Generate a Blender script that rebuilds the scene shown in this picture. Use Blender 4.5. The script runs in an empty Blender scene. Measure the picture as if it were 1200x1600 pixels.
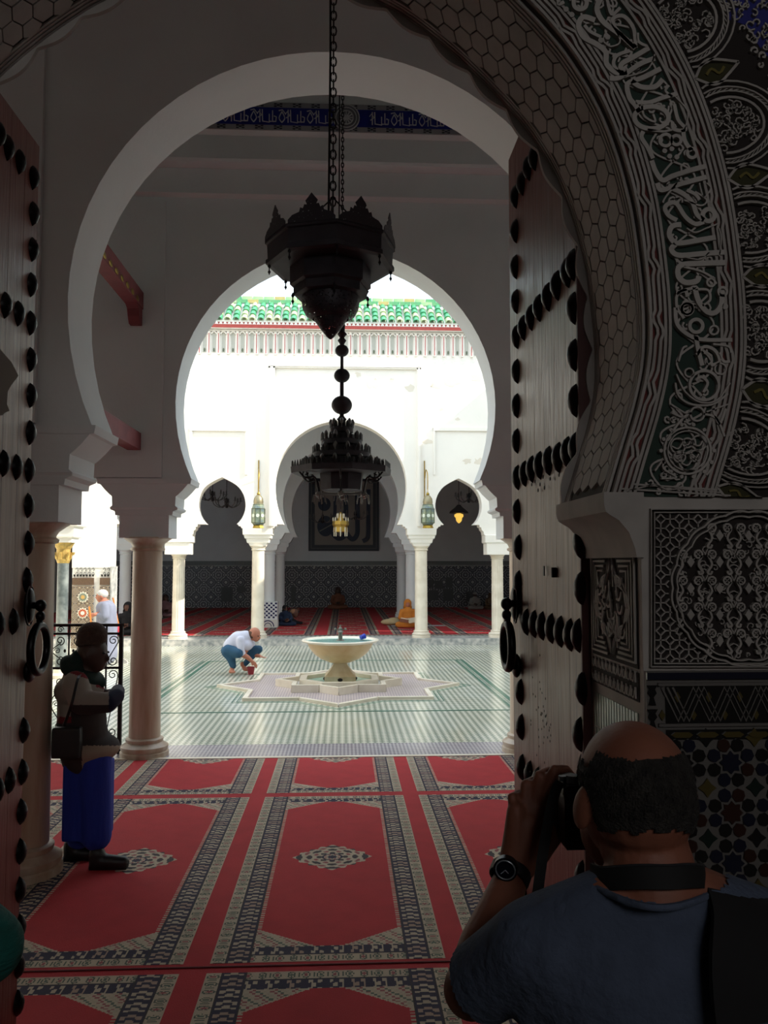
import bpy, bmesh, math, random
import numpy as np
from mathutils import Vector, Matrix, Euler
random.seed(7)
PI = math.pi
S = bpy.context.scene
COL = S.collection
# ------------------------------------------------------------------ camera
EYE, F = 2.05, 1290.0
YAW, PIT = math.atan(64 / F), math.atan(80 / F)
cam = bpy.data.cameras.new('camera')
cam.sensor_fit = 'VERTICAL'; cam.sensor_height = 36; cam.sensor_width = 27
cam.lens = 36 * F / 1600; cam.clip_start = 0.05; cam.clip_end = 300
camo = bpy.data.objects.new('camera', cam); COL.objects.link(camo)
camo.location = (0, 0, EYE); camo.rotation_euler = (PI / 2 + PIT, 0, -YAW)
S.camera = camo
# ------------------------------------------------------------------ light and exposure
vs = S.view_settings
S.display_settings.display_device = 'sRGB'
vs.view_transform = 'Standard'; vs.look = 'None'; vs.gamma = 1; vs.use_curve_mapping = False
vs.exposure = 0.6
w = bpy.data.worlds.new('sky'); S.world = w; w.use_nodes = True
nt = w.node_tree
bg = nt.nodes['Background']
bg.inputs[0].default_value = (0.77, 0.895, 1.0, 1)
bg.inputs[1].default_value = 1.5
def lamp(name, kind, energy, loc, rot, color=(1, 1, 1), size=1.0, size_y=None):
    l = bpy.data.lights.new(name, kind); l.energy = energy; l.color = color
    if kind == 'AREA':
        l.shape = 'RECTANGLE'; l.size = size; l.size_y = size_y or size
    if kind == 'SUN': l.angle = math.radians(0.6)
    o = bpy.data.objects.new(name, l); COL.objects.link(o); o.location = loc; o.rotation_euler = rot
    return o
sun_dir = Vector((-0.74, 0.20, -0.64)).normalized()
sun = lamp('sun', 'SUN', 4.6, (8, 0, 12), sun_dir.to_track_quat('-Z', 'Y').to_euler(), (1.0, 0.93, 0.82))
lane_fill = lamp('lane_fill', 'AREA', 26.0, (1.2, -3.6, 4.2), (math.radians(62), 0, 0), (1.0, 0.98, 0.97), 2.4, 1.2)  # added fill lamp behind the camera, brightens the portal front

# ------------------------------------------------------------------ helpers
_f = Vector((math.sin(YAW) * math.cos(PIT), math.cos(YAW) * math.cos(PIT), math.sin(PIT)))
_r = Vector((math.cos(YAW), -math.sin(YAW), 0)); _u = _r.cross(_f)
def ray(px, py): return _f * F + _r * (px - 600) - _u * (py - 800)
def at(px, py, Y):
    d = ray(px, py); return Vector((0, 0, EYE)) + d * (Y / d.y)
def gnd(px, py, z=0.0):
    d = ray(px, py); return Vector((0, 0, EYE)) + d * ((z - EYE) / d.z)
def c255(r, g, b):
    f = lambda v: (v / 255 / 12.92) if v / 255 <= 0.04045 else ((v / 255 + 0.055) / 1.055) ** 2.4
    return (f(r), f(g), f(b), 1)

def nodes(m):
    m.use_nodes = True
    t = m.node_tree; b = t.nodes['Principled BSDF']
    return t, b
def N(t, typ, **kw):
    n = t.nodes.new(typ)
    for k, v in kw.items():
        if k.startswith('i_'):
            n.inputs[k[2:].replace('_', ' ')].default_value = v
        elif k == 'ins':
            for kk, vv in v.items(): n.inputs[kk].default_value = vv
        else: setattr(n, k, v)
    return n
MC = {}
def mat(name, rgb, rough=0.7, metal=0.0, noise=0.0, nscale=6.0, bump=0.0, bscale=40.0, rgb2=None, stretch=None, spec=None, tr=0, vcol=False):
    """plain surface with mottled colour and fine relief"""
    if name in MC: return MC[name]
    m = bpy.data.materials.new(name); t, b = nodes(m); MC[name] = m
    b.inputs['Roughness'].default_value = rough; b.inputs['Metallic'].default_value = metal
    if spec is not None: b.inputs['Specular IOR Level'].default_value = spec
    if tr: b.inputs['Transmission Weight'].default_value = tr
    base = c255(*rgb); b.inputs['Base Color'].default_value = base
    m.diffuse_color = base
    tc = N(t, 'ShaderNodeTexCoord'); mp = N(t, 'ShaderNodeMapping')
    t.links.new(tc.outputs['Object'], mp.inputs[0])
    if stretch: mp.inputs['Scale'].default_value = stretch
    if vcol:
        a = N(t, 'ShaderNodeAttribute', attribute_name='Col'); src = a.outputs['Color']
        t.links.new(src, b.inputs['Base Color'])
    if noise or rgb2:
        nz = N(t, 'ShaderNodeTexNoise'); nz.inputs['Scale'].default_value = nscale; nz.inputs['Detail'].default_value = 6
        t.links.new(mp.outputs[0], nz.inputs['Vector'])
        mx = N(t, 'ShaderNodeMix', data_type='RGBA')
        rr = N(t, 'ShaderNodeValToRGB'); rr.color_ramp.elements[0].position = 0.38; rr.color_ramp.elements[1].position = 0.66
        t.links.new(nz.outputs[0], rr.inputs[0]); t.links.new(rr.outputs[0], mx.inputs[0])
        if vcol:
            mx.blend_type = 'MULTIPLY'; t.links.new(src, mx.inputs[6]); mx.inputs[7].default_value = (1 - noise, 1 - noise, 1 - noise, 1)
        else:
            mx.inputs[6].default_value = base
            mx.inputs[7].default_value = c255(*rgb2) if rgb2 else tuple(v * (1 - noise) for v in base[:3]) + (1,)
        t.links.new(mx.outputs[2], b.inputs['Base Color'])
    if bump:
        nb = N(t, 'ShaderNodeTexNoise'); nb.inputs['Scale'].default_value = bscale; nb.inputs['Detail'].default_value = 4
        t.links.new(mp.outputs[0], nb.inputs['Vector'])
        bp = N(t, 'ShaderNodeBump'); bp.inputs['Strength'].default_value = bump; bp.inputs['Distance'].default_value = 0.01
        t.links.new(nb.outputs[0], bp.inputs['Height']); t.links.new(bp.outputs[0], b.inputs['Normal'])
    return m

class MB:
    """collects shapes and links them as one mesh object"""
    def __init__(s): s.v = []; s.f = []; s.m = []; s.mi = 0
    def add(s, vs, fs):
        o = len(s.v); s.v += [tuple(p) for p in vs]
        s.f += [tuple(i + o for i in f) for f in fs]; s.m += [s.mi] * len(fs)
        return s
    def box(s, x0, x1, y0, y1, z0, z1):
        return s.add([(x0,y0,z0),(x1,y0,z0),(x1,y1,z0),(x0,y1,z0),(x0,y0,z1),(x1,y0,z1),(x1,y1,z1),(x0,y1,z1)],
                     [(3,2,1,0),(4,5,6,7),(0,1,5,4),(1,2,6,5),(2,3,7,6),(3,0,4,7)])
    def lathe(s, prof, seg=24, c=(0,0,0), mod=None, a0=0.0, caps=True):
        """prof = [(r, z)] bottom to top"""
        vs = []; fs = []; n = len(prof)
        for (r, z) in prof:
            for k in range(seg):
                a = a0 + 2 * PI * k / seg; rr = r * (mod(a, z) if mod else 1)
                vs.append((c[0] + rr * math.cos(a), c[1] + rr * math.sin(a), c[2] + z))
        for j in range(n - 1):
            for k in range(seg):
                k2 = (k + 1) % seg
                fs.append((j*seg+k, j*seg+k2, (j+1)*seg+k2, (j+1)*seg+k))
        if caps:
            fs.append(tuple(reversed(range(seg)))); fs.append(tuple((n-1)*seg + k for k in range(seg)))
        return s.add(vs, fs)
    def loft(s, prof, c=(0,0,0)):
        """rectangular stack: prof = [(z, hx, hy)] bottom to top"""
        vs = []; fs = []; n = len(prof)
        for (z, hx, hy) in prof:
            vs += [(c[0]-hx,c[1]-hy,c[2]+z),(c[0]+hx,c[1]-hy,c[2]+z),(c[0]+hx,c[1]+hy,c[2]+z),(c[0]-hx,c[1]+hy,c[2]+z)]
        for j in range(n-1):
            for k in range(4):
                k2=(k+1)%4; fs.append((j*4+k,j*4+k2,(j+1)*4+k2,(j+1)*4+k))
        fs.append((3,2,1,0)); fs.append(tuple((n-1)*4+k for k in range(4)))
        return s.add(vs, fs)
    def prism(s, pts, f0, f1):
        """2-d outline between two mappings"""
        n = len(pts); vs = [f0(p) for p in pts] + [f1(p) for p in pts]
        fs = [tuple(range(n)), tuple(reversed(range(n, 2*n)))]
        for k in range(n):
            k2 = (k+1) % n; fs.append((k2, k, k+n, k2+n))
        return s.add(vs, fs)
    def tube(s, pts, r, seg=8, closed=False):
        pts = [Vector(p) for p in pts]; n = len(pts); vs = []; fs = []
        rs = r if isinstance(r, (list, tuple)) else [r] * n
        prev = None
        for i, p in enumerate(pts):
            a = pts[(i-1) % n] if (closed or i > 0) else p; b = pts[(i+1) % n] if (closed or i < n-1) else p
            d = (b - a); d = d.normalized() if d.length > 1e-9 else Vector((0,0,1))
            if prev is None:
                ref = Vector((0,0,1)) if abs(d.z) < 0.9 else Vector((1,0,0)); u = d.cross(ref).normalized()
            else:
                u = prev - d * prev.dot(d); u = u.normalized() if u.length > 1e-6 else d.orthogonal().normalized()
            prev = u; v = d.cross(u)
            for k in range(seg):
                t = 2*PI*k/seg; vs.append(p + u*math.cos(t)*rs[i] + v*math.sin(t)*rs[i])
        for i in range(n if closed else n-1):
            j = (i+1) % n
            for k in range(seg):
                k2=(k+1)%seg; fs.append((i*seg+k,i*seg+k2,j*seg+k2,j*seg+k))
        if not closed:
            fs.append(tuple(reversed(range(seg)))); fs.append(tuple((n-1)*seg+k for k in range(seg)))
        return s.add(vs, fs)
    def ell(s, c, r, rot=None, seg=16, rings=10):
        vs=[]; fs=[]; R = Euler(rot).to_matrix() if rot else Matrix.Identity(3)
        if not isinstance(r,(tuple,list)): r=(r,r,r)
        for j in range(1, rings):
            t=PI*j/rings
            for k in range(seg):
                a=2*PI*k/seg; vs.append(Vector(c)+R@Vector((r[0]*math.sin(t)*math.cos(a),r[1]*math.sin(t)*math.sin(a),r[2]*math.cos(t))))
        top=len(vs); vs.append(Vector(c)+R@Vector((0,0,r[2]))); vs.append(Vector(c)-R@Vector((0,0,r[2])))
        for j in range(rings-2):
            for k in range(seg):
                k2=(k+1)%seg; fs.append((j*seg+k,(j+1)*seg+k,(j+1)*seg+k2,j*seg+k2))
        for k in range(seg):
            k2=(k+1)%seg; fs.append((k,k2,top)); fs.append(((rings-2)*seg+k2,(rings-2)*seg+k,top+1))
        return s.add(vs, fs)
    def caps(s, a, ra, b, rb, seg=14):
        a=Vector(a); b=Vector(b); s.ell(a,ra,seg=seg,rings=8); s.ell(b,rb,seg=seg,rings=8)
        return s.tube([a,b],[ra,rb],seg)
    def chain(s, pts, rads, seg=14):
        for i in range(len(pts)-1): s.caps(pts[i],rads[i],pts[i+1],rads[i+1],seg)
        return s
    def ribbon(s, pts, w, fn, h, h0=0.0, closed=False, taper=False):
        """flat raised strip along a 2-d path; fn(u, v, h) -> 3-d point"""
        n=len(pts); vs=[]; fs=[]
        for i,p in enumerate(pts):
            a=pts[(i-1)%n] if (closed or i>0) else p; b=pts[(i+1)%n] if (closed or i<n-1) else p
            dx,dy=b[0]-a[0],b[1]-a[1]; l=math.hypot(dx,dy) or 1; nx,ny=-dy/l,dx/l
            ww=w/2
            if taper and not closed and (i==0 or i==n-1): ww*=0.35
            vs+=[fn(p[0]-nx*ww,p[1]-ny*ww,h0),fn(p[0]-nx*ww*0.9,p[1]-ny*ww*0.9,h),fn(p[0]+nx*ww*0.9,p[1]+ny*ww*0.9,h),fn(p[0]+nx*ww,p[1]+ny*ww,h0)]
        for i in range(n if closed else n-1):
            j=((i+1)%n)*4; i4=i*4
            for k in range(3): fs.append((i4+k,i4+k+1,j+k+1,j+k))
        if not closed: fs.append((3,2,1,0)); e=(n-1)*4; fs.append((e,e+1,e+2,e+3))
        return s.add(vs, fs)
    def mesh(s, name, mats, smooth=None, fix=False):
        me=bpy.data.meshes.new(name); me.from_pydata(s.v,[],s.f)
        for m in (mats if isinstance(mats,(list,tuple)) else [mats]): me.materials.append(m)
        if s.mi or any(s.m): me.polygons.foreach_set('material_index', s.m)
        if fix:
            bm=bmesh.new(); bm.from_mesh(me); bmesh.ops.recalc_face_normals(bm,faces=bm.faces); bm.to_mesh(me); bm.free()
        if smooth:
            me.polygons.foreach_set('use_smooth',[True]*len(me.polygons))
            me.set_sharp_from_angle(angle=math.radians(smooth))
        me.update(); return me
    def build(s, name, mats, parent=None, smooth=None, world=False, fix=False):
        if world and parent is not None:
            l=wloc(parent); s.v=[(p[0]-l[0],p[1]-l[1],p[2]-l[2]) for p in s.v]
        return link(name, s.mesh(name,mats,smooth,fix), parent)
def wloc(o):
    l=Vector(o.location)
    while o.parent: o=o.parent; l+=o.location
    return l
def link(name, me, parent=None, loc=None, rot=None, scale=None):
    o=bpy.data.objects.new(name,me); COL.objects.link(o)
    if parent: o.parent=parent
    if loc is not None: o.location=loc
    if rot is not None: o.rotation_euler=rot
    if scale is not None: o.scale=scale
    return o
def tag(o, label=None, cat=None, group=None, kind=None):
    if label: o['label']=label
    if cat: o['category']=cat
    if group: o['group']=group
    if kind: o['kind']=kind
    return o
def thing(name, loc, label, cat, group=None, rz=0.0, kind=None):
    o=bpy.data.objects.new(name,None); COL.objects.link(o); o.location=loc; o.rotation_euler=(0,0,rz); o.empty_display_size=0.1
    return tag(o,label,cat,group,kind)
def struct(o, label, cat): return tag(o,label,cat,None,'structure')
def dup(root, loc, label=None, rz=None, group=None):
    r=root.copy(); COL.objects.link(r); r.location=loc
    if rz is not None: r.rotation_euler=(0,0,rz)
    if label: r['label']=label
    if group: r['group']=group
    for ch in list(root.children):
        c=ch.copy(); COL.objects.link(c); c.parent=r
        for g in ch.children:
            d=g.copy(); COL.objects.link(d); d.parent=c
    return r
def blob(name, mb, mt, parent, voxel=0.02, it=6, fac=0.6):
    """continuous skin grown over overlapping forms"""
    l=wloc(parent); mb.v=[(p[0]-l[0],p[1]-l[1],p[2]-l[2]) for p in mb.v]
    me=mb.mesh(name,mt); o=link(name,me,parent)
    r=o.modifiers.new('r','REMESH'); r.mode='VOXEL'; r.voxel_size=voxel
    sm=o.modifiers.new('s','SMOOTH'); sm.iterations=it; sm.factor=fac
    bpy.context.view_layer.update()
    ev=o.evaluated_get(bpy.context.evaluated_depsgraph_get())
    m2=bpy.data.meshes.new_from_object(ev); m2.name=name
    o.modifiers.clear(); o.data=m2
    m2.polygons.foreach_set('use_smooth',[True]*len(m2.polygons))
    bpy.data.meshes.remove(me)
    return o
def cr(pts, n=6, closed=False):
    """smooth curve through 2-d or 3-d points"""
    P=[Vector(p) for p in pts]; out=[]; L=len(P)
    for i in range(L if closed else L-1):
        if closed: a,b,c,d=P[(i-1)%L],P[i],P[(i+1)%L],P[(i+2)%L]
        else: a,b,c,d=P[max(i-1,0)],P[i],P[i+1],P[min(i+2,L-1)]
        for k in range(n):
            t=k/n; out.append(0.5*((2*b)+(c-a)*t+(2*a-5*b+4*c-d)*t*t+(3*b-a-3*c+d)*t**3))
    if not closed: out.append(P[-1])
    return out
def circ(cx,cy,r,n=20,ry=None,a0=0,a1=2*PI):
    full=abs(a1-a0-2*PI)<1e-6
    return [(cx+r*math.cos(a0+(a1-a0)*k/n),cy+(ry or r)*math.sin(a0+(a1-a0)*k/n)) for k in range(n if full else n+1)]
def XZ(y): return lambda p: (p[0], y, p[1])

# ------------------------------------------------------------------ materials
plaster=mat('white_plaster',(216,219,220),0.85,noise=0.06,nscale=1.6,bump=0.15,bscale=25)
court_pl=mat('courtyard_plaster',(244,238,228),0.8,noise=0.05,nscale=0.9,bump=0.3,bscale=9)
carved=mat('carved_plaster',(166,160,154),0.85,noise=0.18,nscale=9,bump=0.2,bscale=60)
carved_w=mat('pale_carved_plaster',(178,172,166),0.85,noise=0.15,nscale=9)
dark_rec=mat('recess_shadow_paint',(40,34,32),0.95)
red_rec=mat('red_painted_groove',(96,40,36),0.9)
green_rec=mat('green_painted_ground',(42,58,50),0.9)
marble=mat('veined_marble',(205,190,172),0.35,rgb2=(172,146,122),nscale=2.2,stretch=(3,3,0.45))
marble_w=mat('white_marble',(238,228,210),0.35,rgb2=(218,206,186),nscale=3)
marble_d=mat('dark_grey_marble',(84,92,92),0.3,rgb2=(140,146,142),nscale=5)
kerb_m=mat('grey_kerb_marble',(204,200,194),0.35,rgb2=(140,144,144),nscale=9)
iron=mat('dark_wrought_iron',(34,32,34),0.55,0.5,bump=0.2)
bronze=mat('dark_bronze',(62,58,64),0.55,0.35,noise=0.3,nscale=12)
stud_m=mat('black_iron_stud',(22,21,22),0.35,0.7)
brass=mat('old_brass',(170,140,60),0.35,0.9,noise=0.3,nscale=15)
glass_m=mat('frosted_bulb_glass',(120,118,116),0.3,spec=0.6)
red_wood=mat('red_painted_beam',(128,62,66),0.7,noise=0.2)
skin=mat('tanned_skin',(138,84,64),0.6,noise=0.12,nscale=14,bump=0.1,bscale=120)
skin_d=mat('brown_skin',(96,62,48),0.6,noise=0.1)
hair_m=mat('cropped_dark_grey_hair',(34,31,29),0.85,noise=0.5,nscale=90,bump=0.9,bscale=260)
carpet_red=mat('red_carpet_pile',(178,38,46),0.95,noise=0.14,nscale=5,bump=0.4,bscale=160)
rug_m=mat('woven_rug_pattern',(178,38,46),0.95,vcol=True,noise=0.12,nscale=6,bump=0.35,bscale=160)

def wood_mat():
    m=bpy.data.materials.new('weathered_door_wood'); t,b=nodes(m)
    tc=N(t,'ShaderNodeTexCoord'); mp=N(t,'ShaderNodeMapping'); mp.inputs['Scale'].default_value=(14,14,0.7)
    t.links.new(tc.outputs['Object'],mp.inputs[0])
    nz=N(t,'ShaderNodeTexNoise',ins={'Scale':2.5,'Detail':8.0,'Roughness':0.65}); t.links.new(mp.outputs[0],nz.inputs['Vector'])
    cr_=N(t,'ShaderNodeValToRGB'); e=cr_.color_ramp.elements; e[0].position=0.32; e[0].color=c255(96,62,52); e[1].position=0.72; e[1].color=c255(160,126,108)
    t.links.new(nz.outputs[0],cr_.inputs[0])
    # red reflection painted into the wood low down, redder timber near the top
    sp=N(t,'ShaderNodeSeparateXYZ'); t.links.new(tc.outputs['Object'],sp.inputs[0])
    lo=N(t,'ShaderNodeMapRange',ins={'From Min':1.05,'From Max':1.5,'To Min':1.0,'To Max':0.0}); t.links.new(sp.outputs[2],lo.inputs[0])
    hi=N(t,'ShaderNodeMapRange',ins={'From Min':2.9,'From Max':3.5,'To Min':0.0,'To Max':0.75}); t.links.new(sp.outputs[2],hi.inputs[0])
    mxx=N(t,'ShaderNodeMath',operation='MAXIMUM'); t.links.new(lo.outputs[0],mxx.inputs[0]); t.links.new(hi.outputs[0],mxx.inputs[1])
    mx=N(t,'ShaderNodeMix',data_type='RGBA'); t.links.new(mxx.outputs[0],mx.inputs[0]); t.links.new(cr_.outputs[0],mx.inputs[6])
    mx.inputs[7].default_value=c255(112,44,36); t.links.new(mx.outputs[2],b.inputs['Base Color'])
    b.inputs['Roughness'].default_value=0.36
    n2=N(t,'ShaderNodeTexNoise',ins={'Scale':9.0,'Detail':6.0}); t.links.new(mp.outputs[0],n2.inputs['Vector'])
    rr=N(t,'ShaderNodeMapRange',ins={'From Min':0.3,'From Max':0.7,'To Min':0.28,'To Max':0.5}); t.links.new(n2.outputs[0],rr.inputs[0]); t.links.new(rr.outputs[0],b.inputs['Roughness'])
    bp=N(t,'ShaderNodeBump',ins={'Strength':0.35,'Distance':0.004}); t.links.new(n2.outputs[0],bp.inputs['Height']); t.links.new(bp.outputs[0],b.inputs['Normal'])
    return m
wood=wood_mat()

def checker_mat(name,c1,c2,scale,rot=PI/4,rough=0.2,c3=None,stretch=(1,1,1),border=None):
    m=bpy.data.materials.new(name); t,b=nodes(m)
    tc=N(t,'ShaderNodeTexCoord'); mp=N(t,'ShaderNodeMapping'); mp.inputs['Rotation'].default_value=(0,0,rot); mp.inputs['Scale'].default_value=stretch
    t.links.new(tc.outputs['Object'],mp.inputs[0])
    ck=N(t,'ShaderNodeTexChecker',ins={'Scale':scale}); t.links.new(mp.outputs[0],ck.inputs['Vector'])
    ck.inputs['Color1'].default_value=c255(*c1); ck.inputs['Color2'].default_value=c255(*c2)
    nz=N(t,'ShaderNodeTexNoise',ins={'Scale':1.3,'Detail':5.0}); t.links.new(tc.outputs['Object'],nz.inputs['Vector'])
    mx=N(t,'ShaderNodeMix',data_type='RGBA'); mx.blend_type='MULTIPLY'
    rp=N(t,'ShaderNodeMapRange',ins={'From Min':0.35,'From Max':0.7,'To Min':0.0,'To Max':0.5}); t.links.new(nz.outputs[0],rp.inputs[0])
    t.links.new(rp.outputs[0],mx.inputs[0]); t.links.new(ck.outputs[0],mx.inputs[6]); mx.inputs[7].default_value=c255(*(c3 or (226,222,206)))
    t.links.new(mx.outputs[2],b.inputs['Base Color']); b.inputs['Roughness'].default_value=rough
    return m
court_floor=checker_mat('green_and_white_floor_mosaic',(232,230,216),(146,156,142),17.0,rough=0.15)
strip_floor=checker_mat('purple_mosaic_strip',(200,194,194),(138,130,142),34.0,rough=0.25,c3=(190,186,196))
star_floor=checker_mat('violet_mosaic',(204,192,188),(156,138,148),34.0,rough=0.3)

def rosette_mat(name, dark, mid, lite, cell, rough=0.4, ax='XZ'):
    """star rosettes on a grid, as in glazed wall mosaic too far off to tell the pieces apart"""
    m=bpy.data.materials.new(name); t,b=nodes(m)
    tc=N(t,'ShaderNodeTexCoord'); sp=N(t,'ShaderNodeSeparateXYZ'); t.links.new(tc.outputs['Object'],sp.inputs[0])
    def M(op,a,b_=None,c=None):
        n=N(t,'ShaderNodeMath',operation=op)
        for i,x in enumerate((a,b_,c)):
            if x is None: continue
            if isinstance(x,(int,float)): n.inputs[i].default_value=x
            else: t.links.new(x,n.inputs[i])
        return n.outputs[0]
    u=M('MULTIPLY',sp.outputs[0 if ax[0]=='X' else 1],1/cell); v=M('MULTIPLY',sp.outputs[2],1/cell)
    fu=M('SUBTRACT',M('FRACT',u),0.5); fv=M('SUBTRACT',M('FRACT',v),0.5)
    r=M('SQRT',M('ADD',M('MULTIPLY',fu,fu),M('MULTIPLY',fv,fv))); th=M('ARCTAN2',fv,fu)
    pet=M('MULTIPLY',M('COSINE',M('MULTIPLY',th,8.0)),0.08)
    ring=M('SINE',M('MULTIPLY',M('ADD',r,M('MULTIPLY',pet,r)),38.0))
    star=M('COSINE',M('MULTIPLY',th,12.0))
    tot=M('ADD',M('MULTIPLY',ring,0.7),M('MULTIPLY',M('MULTIPLY',star,M('SINE',M('MULTIPLY',r,55.0))),0.6))
    rp=N(t,'ShaderNodeValToRGB'); rp.color_ramp.interpolation='CONSTANT'
    e=rp.color_ramp.elements; e[0].position=0; e[0].color=c255(*dark); e[1].position=0.55; e[1].color=c255(*mid)
    e2=e.new(0.78); e2.color=c255(*lite)
    sc=M('ADD',M('MULTIPLY',tot,0.4),0.5); t.links.new(sc,rp.inputs[0]); t.links.new(rp.outputs[0],b.inputs['Base Color'])
    b.inputs['Roughness'].default_value=rough
    return m
dado_m=rosette_mat('dark_rosette_wall_mosaic',(50,52,60),(92,96,104),(190,190,186),0.62)
pier_m=rosette_mat('warm_rosette_wall_mosaic',(70,66,72),(168,140,98),(226,214,190),0.17)
def pierced_mat():
    m=bpy.data.materials.new('pierced_metal'); t,b=nodes(m)
    b.inputs['Base Color'].default_value=c255(58,54,60); b.inputs['Metallic'].default_value=0.35; b.inputs['Roughness'].default_value=0.5
    tc=N(t,'ShaderNodeTexCoord'); vo=N(t,'ShaderNodeTexVoronoi',ins={'Scale':95.0}); t.links.new(tc.outputs['Object'],vo.inputs['Vector'])
    mm=N(t,'ShaderNodeMath',operation='GREATER_THAN'); mm.inputs[1].default_value=0.26; t.links.new(vo.outputs['Distance'],mm.inputs[0])
    t.links.new(mm.outputs[0],b.inputs['Alpha'])
    return m
pierced=pierced_mat()
# ================================================================== setting
AX=-0.07                      # axis of the arcades
YA0,YA1=5.45,5.97             # first arcade
YB0,YB1=8.87,9.34             # arcade at the edge of the courtyard
YC0,YC1=20.95,21.35           # far side of the courtyard
YD0,YD1=24.65,25.1; YE0,YE1=28.8,29.25; YF=35.5
ZP=0.16                       # raised floor of the far gallery
CEIL_N,CEIL_B=6.6,at(536,150,8.6).z
def arc_pts(cx,cz,R,zf,Rlow,Rup=None,n=44,point=0.0):
    Rup=Rup or R; ph=math.asin(min(1,(cz-zf)/Rlow)); out=[]
    for k in range(n+1):
        th=PI+ph-(PI+2*ph)*k/n; s_=math.sin(th)
        out.append((cx+R*math.cos(th), cz+(Rup if s_>=0 else Rlow)*s_+(point*max(0,1-abs(math.cos(th))*2.2)**1.5 if s_>0 else 0)))
    return out
def arcade(name,y0,y1,x0,x1,ztop,zf,arches,mt,label):
    pts=[(x0,ztop),(x0,zf)]
    for a in arches: pts+=arc_pts(*a)
    pts+=[(x1,zf),(x1,ztop)]
    o=MB().prism(pts,XZ(y0),XZ(y1)).build(name,mt,smooth=30,fix=True)
    return struct(o,label,'wall')
XL,XR=-9.0,6.5
ZF=2.95
A_ar=[(-3.94,3.45,1.30,ZF,1.5),(AX,3.79,1.75,ZF,1.93),(4.12,3.79,1.75,ZF,1.93)]
A_ar=[(c,z,r,f,l) for (c,z,r,f,l) in A_ar]
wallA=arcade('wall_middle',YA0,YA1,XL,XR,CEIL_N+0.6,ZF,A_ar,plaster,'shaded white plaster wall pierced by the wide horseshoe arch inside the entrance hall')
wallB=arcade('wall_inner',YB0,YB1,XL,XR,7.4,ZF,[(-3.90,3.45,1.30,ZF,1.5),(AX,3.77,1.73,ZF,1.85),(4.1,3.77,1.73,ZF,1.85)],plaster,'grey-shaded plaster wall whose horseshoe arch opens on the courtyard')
ZC=3.03
C_ar=[(-7.2,3.51,0.6,ZC,0.62,0.64,30,0.05),(-5.22,3.51,0.6,ZC,0.62,0.64,30,0.05),(-3.06,3.51,0.6,ZC,0.62,0.64,30,0.07),(AX+0.01,4.0,1.68,ZC,1.9),
      (2.95,3.51,0.6,ZC,0.62,0.64,30,0.07),(5.0,3.51,0.6,ZC,0.62,0.64,30,0.05)]
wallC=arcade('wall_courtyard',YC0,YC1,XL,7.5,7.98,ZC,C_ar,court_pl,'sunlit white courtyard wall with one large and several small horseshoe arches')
DE=[(AX-8.5,3.86,1.72,ZF,1.9),(AX-4.25,3.86,1.72,ZF,1.9),(AX,3.86,1.72,ZF,1.9),(AX+4.25,3.86,1.72,ZF,1.9)]
wallD=arcade('wall_gallery',YD0,YD1,-11,8,6.6,ZF,DE,plaster,'second arcade wall inside the far prayer gallery')
wallE=arcade('wall_gallery',YE0,YE1,-11,8,6.6,ZF,DE,plaster,'third arcade wall inside the far prayer gallery')
def slab(name,x0,x1,y0,y1,z0,z1,mt,label,cat):
    return struct(MB().box(x0,x1,y0,y1,z0,z1).build(name,mt),label,cat)
slab('wall_back',-11.3,8.3,YF,YF+0.3,0,6.8,plaster,'grey plaster back wall of the far gallery above the mosaic dado','wall')
slab('wall_left',-11.3,-11.0,YC1,YF,0,6.8,plaster,'end wall of the far gallery','wall')
slab('wall_right',8.0,8.3,YC1,YF,0,6.8,plaster,'other end wall of the far gallery','wall')
slab('wall_left',XL-0.3,XL,2.1,YC0,0,7.4,court_pl,'outer wall along the west side of the court','wall')
slab('wall_right',XR,XR+0.4,YB0,YC0,0,9.0,court_pl,'tall east wall that shades the court','wall')
slab('wall_right',XR,XR+0.4,2.1,YB0,0,7.4,plaster,'side wall of the entrance hall','wall')
lane=mat('lane_wall_plaster',(120,104,90),0.9,noise=0.2)
slab('wall_lane',-3.6,-3.3,-4.6,2.1,0,5.6,lane,'rough wall of the dark covered lane','wall')
slab('wall_lane',3.3,3.6,-4.6,2.1,0,5.6,lane,'rough wall of the covered lane on its other side','wall')
slab('wall_lane',-3.6,3.6,-4.9,-4.6,0,5.6,lane,'end wall of the covered lane','wall')
dkwood=mat('dark_cedar_ceiling',(58,44,38),0.8,noise=0.3,stretch=(1,8,1))
slab('ceiling_lane',-3.6,3.6,-4.9,2.1,5.6,5.8,dkwood,'dark timber roof over the lane','ceiling')
slab('ceiling_hall',XL,XR,2.55,YA0+0.1,CEIL_N,CEIL_N+0.2,plaster,'plaster ceiling of the entrance hall','ceiling')
slab('ceiling_bay',XL,XR,YA0,YB1,CEIL_B,CEIL_B+0.5,dkwood,'dark cedar ceiling over the inner bay','ceiling')
slab('ceiling_gallery',-11.3,8.3,YC0+0.2,YF+0.3,6.6,6.9,plaster,'plaster ceiling of the far gallery','ceiling')
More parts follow.
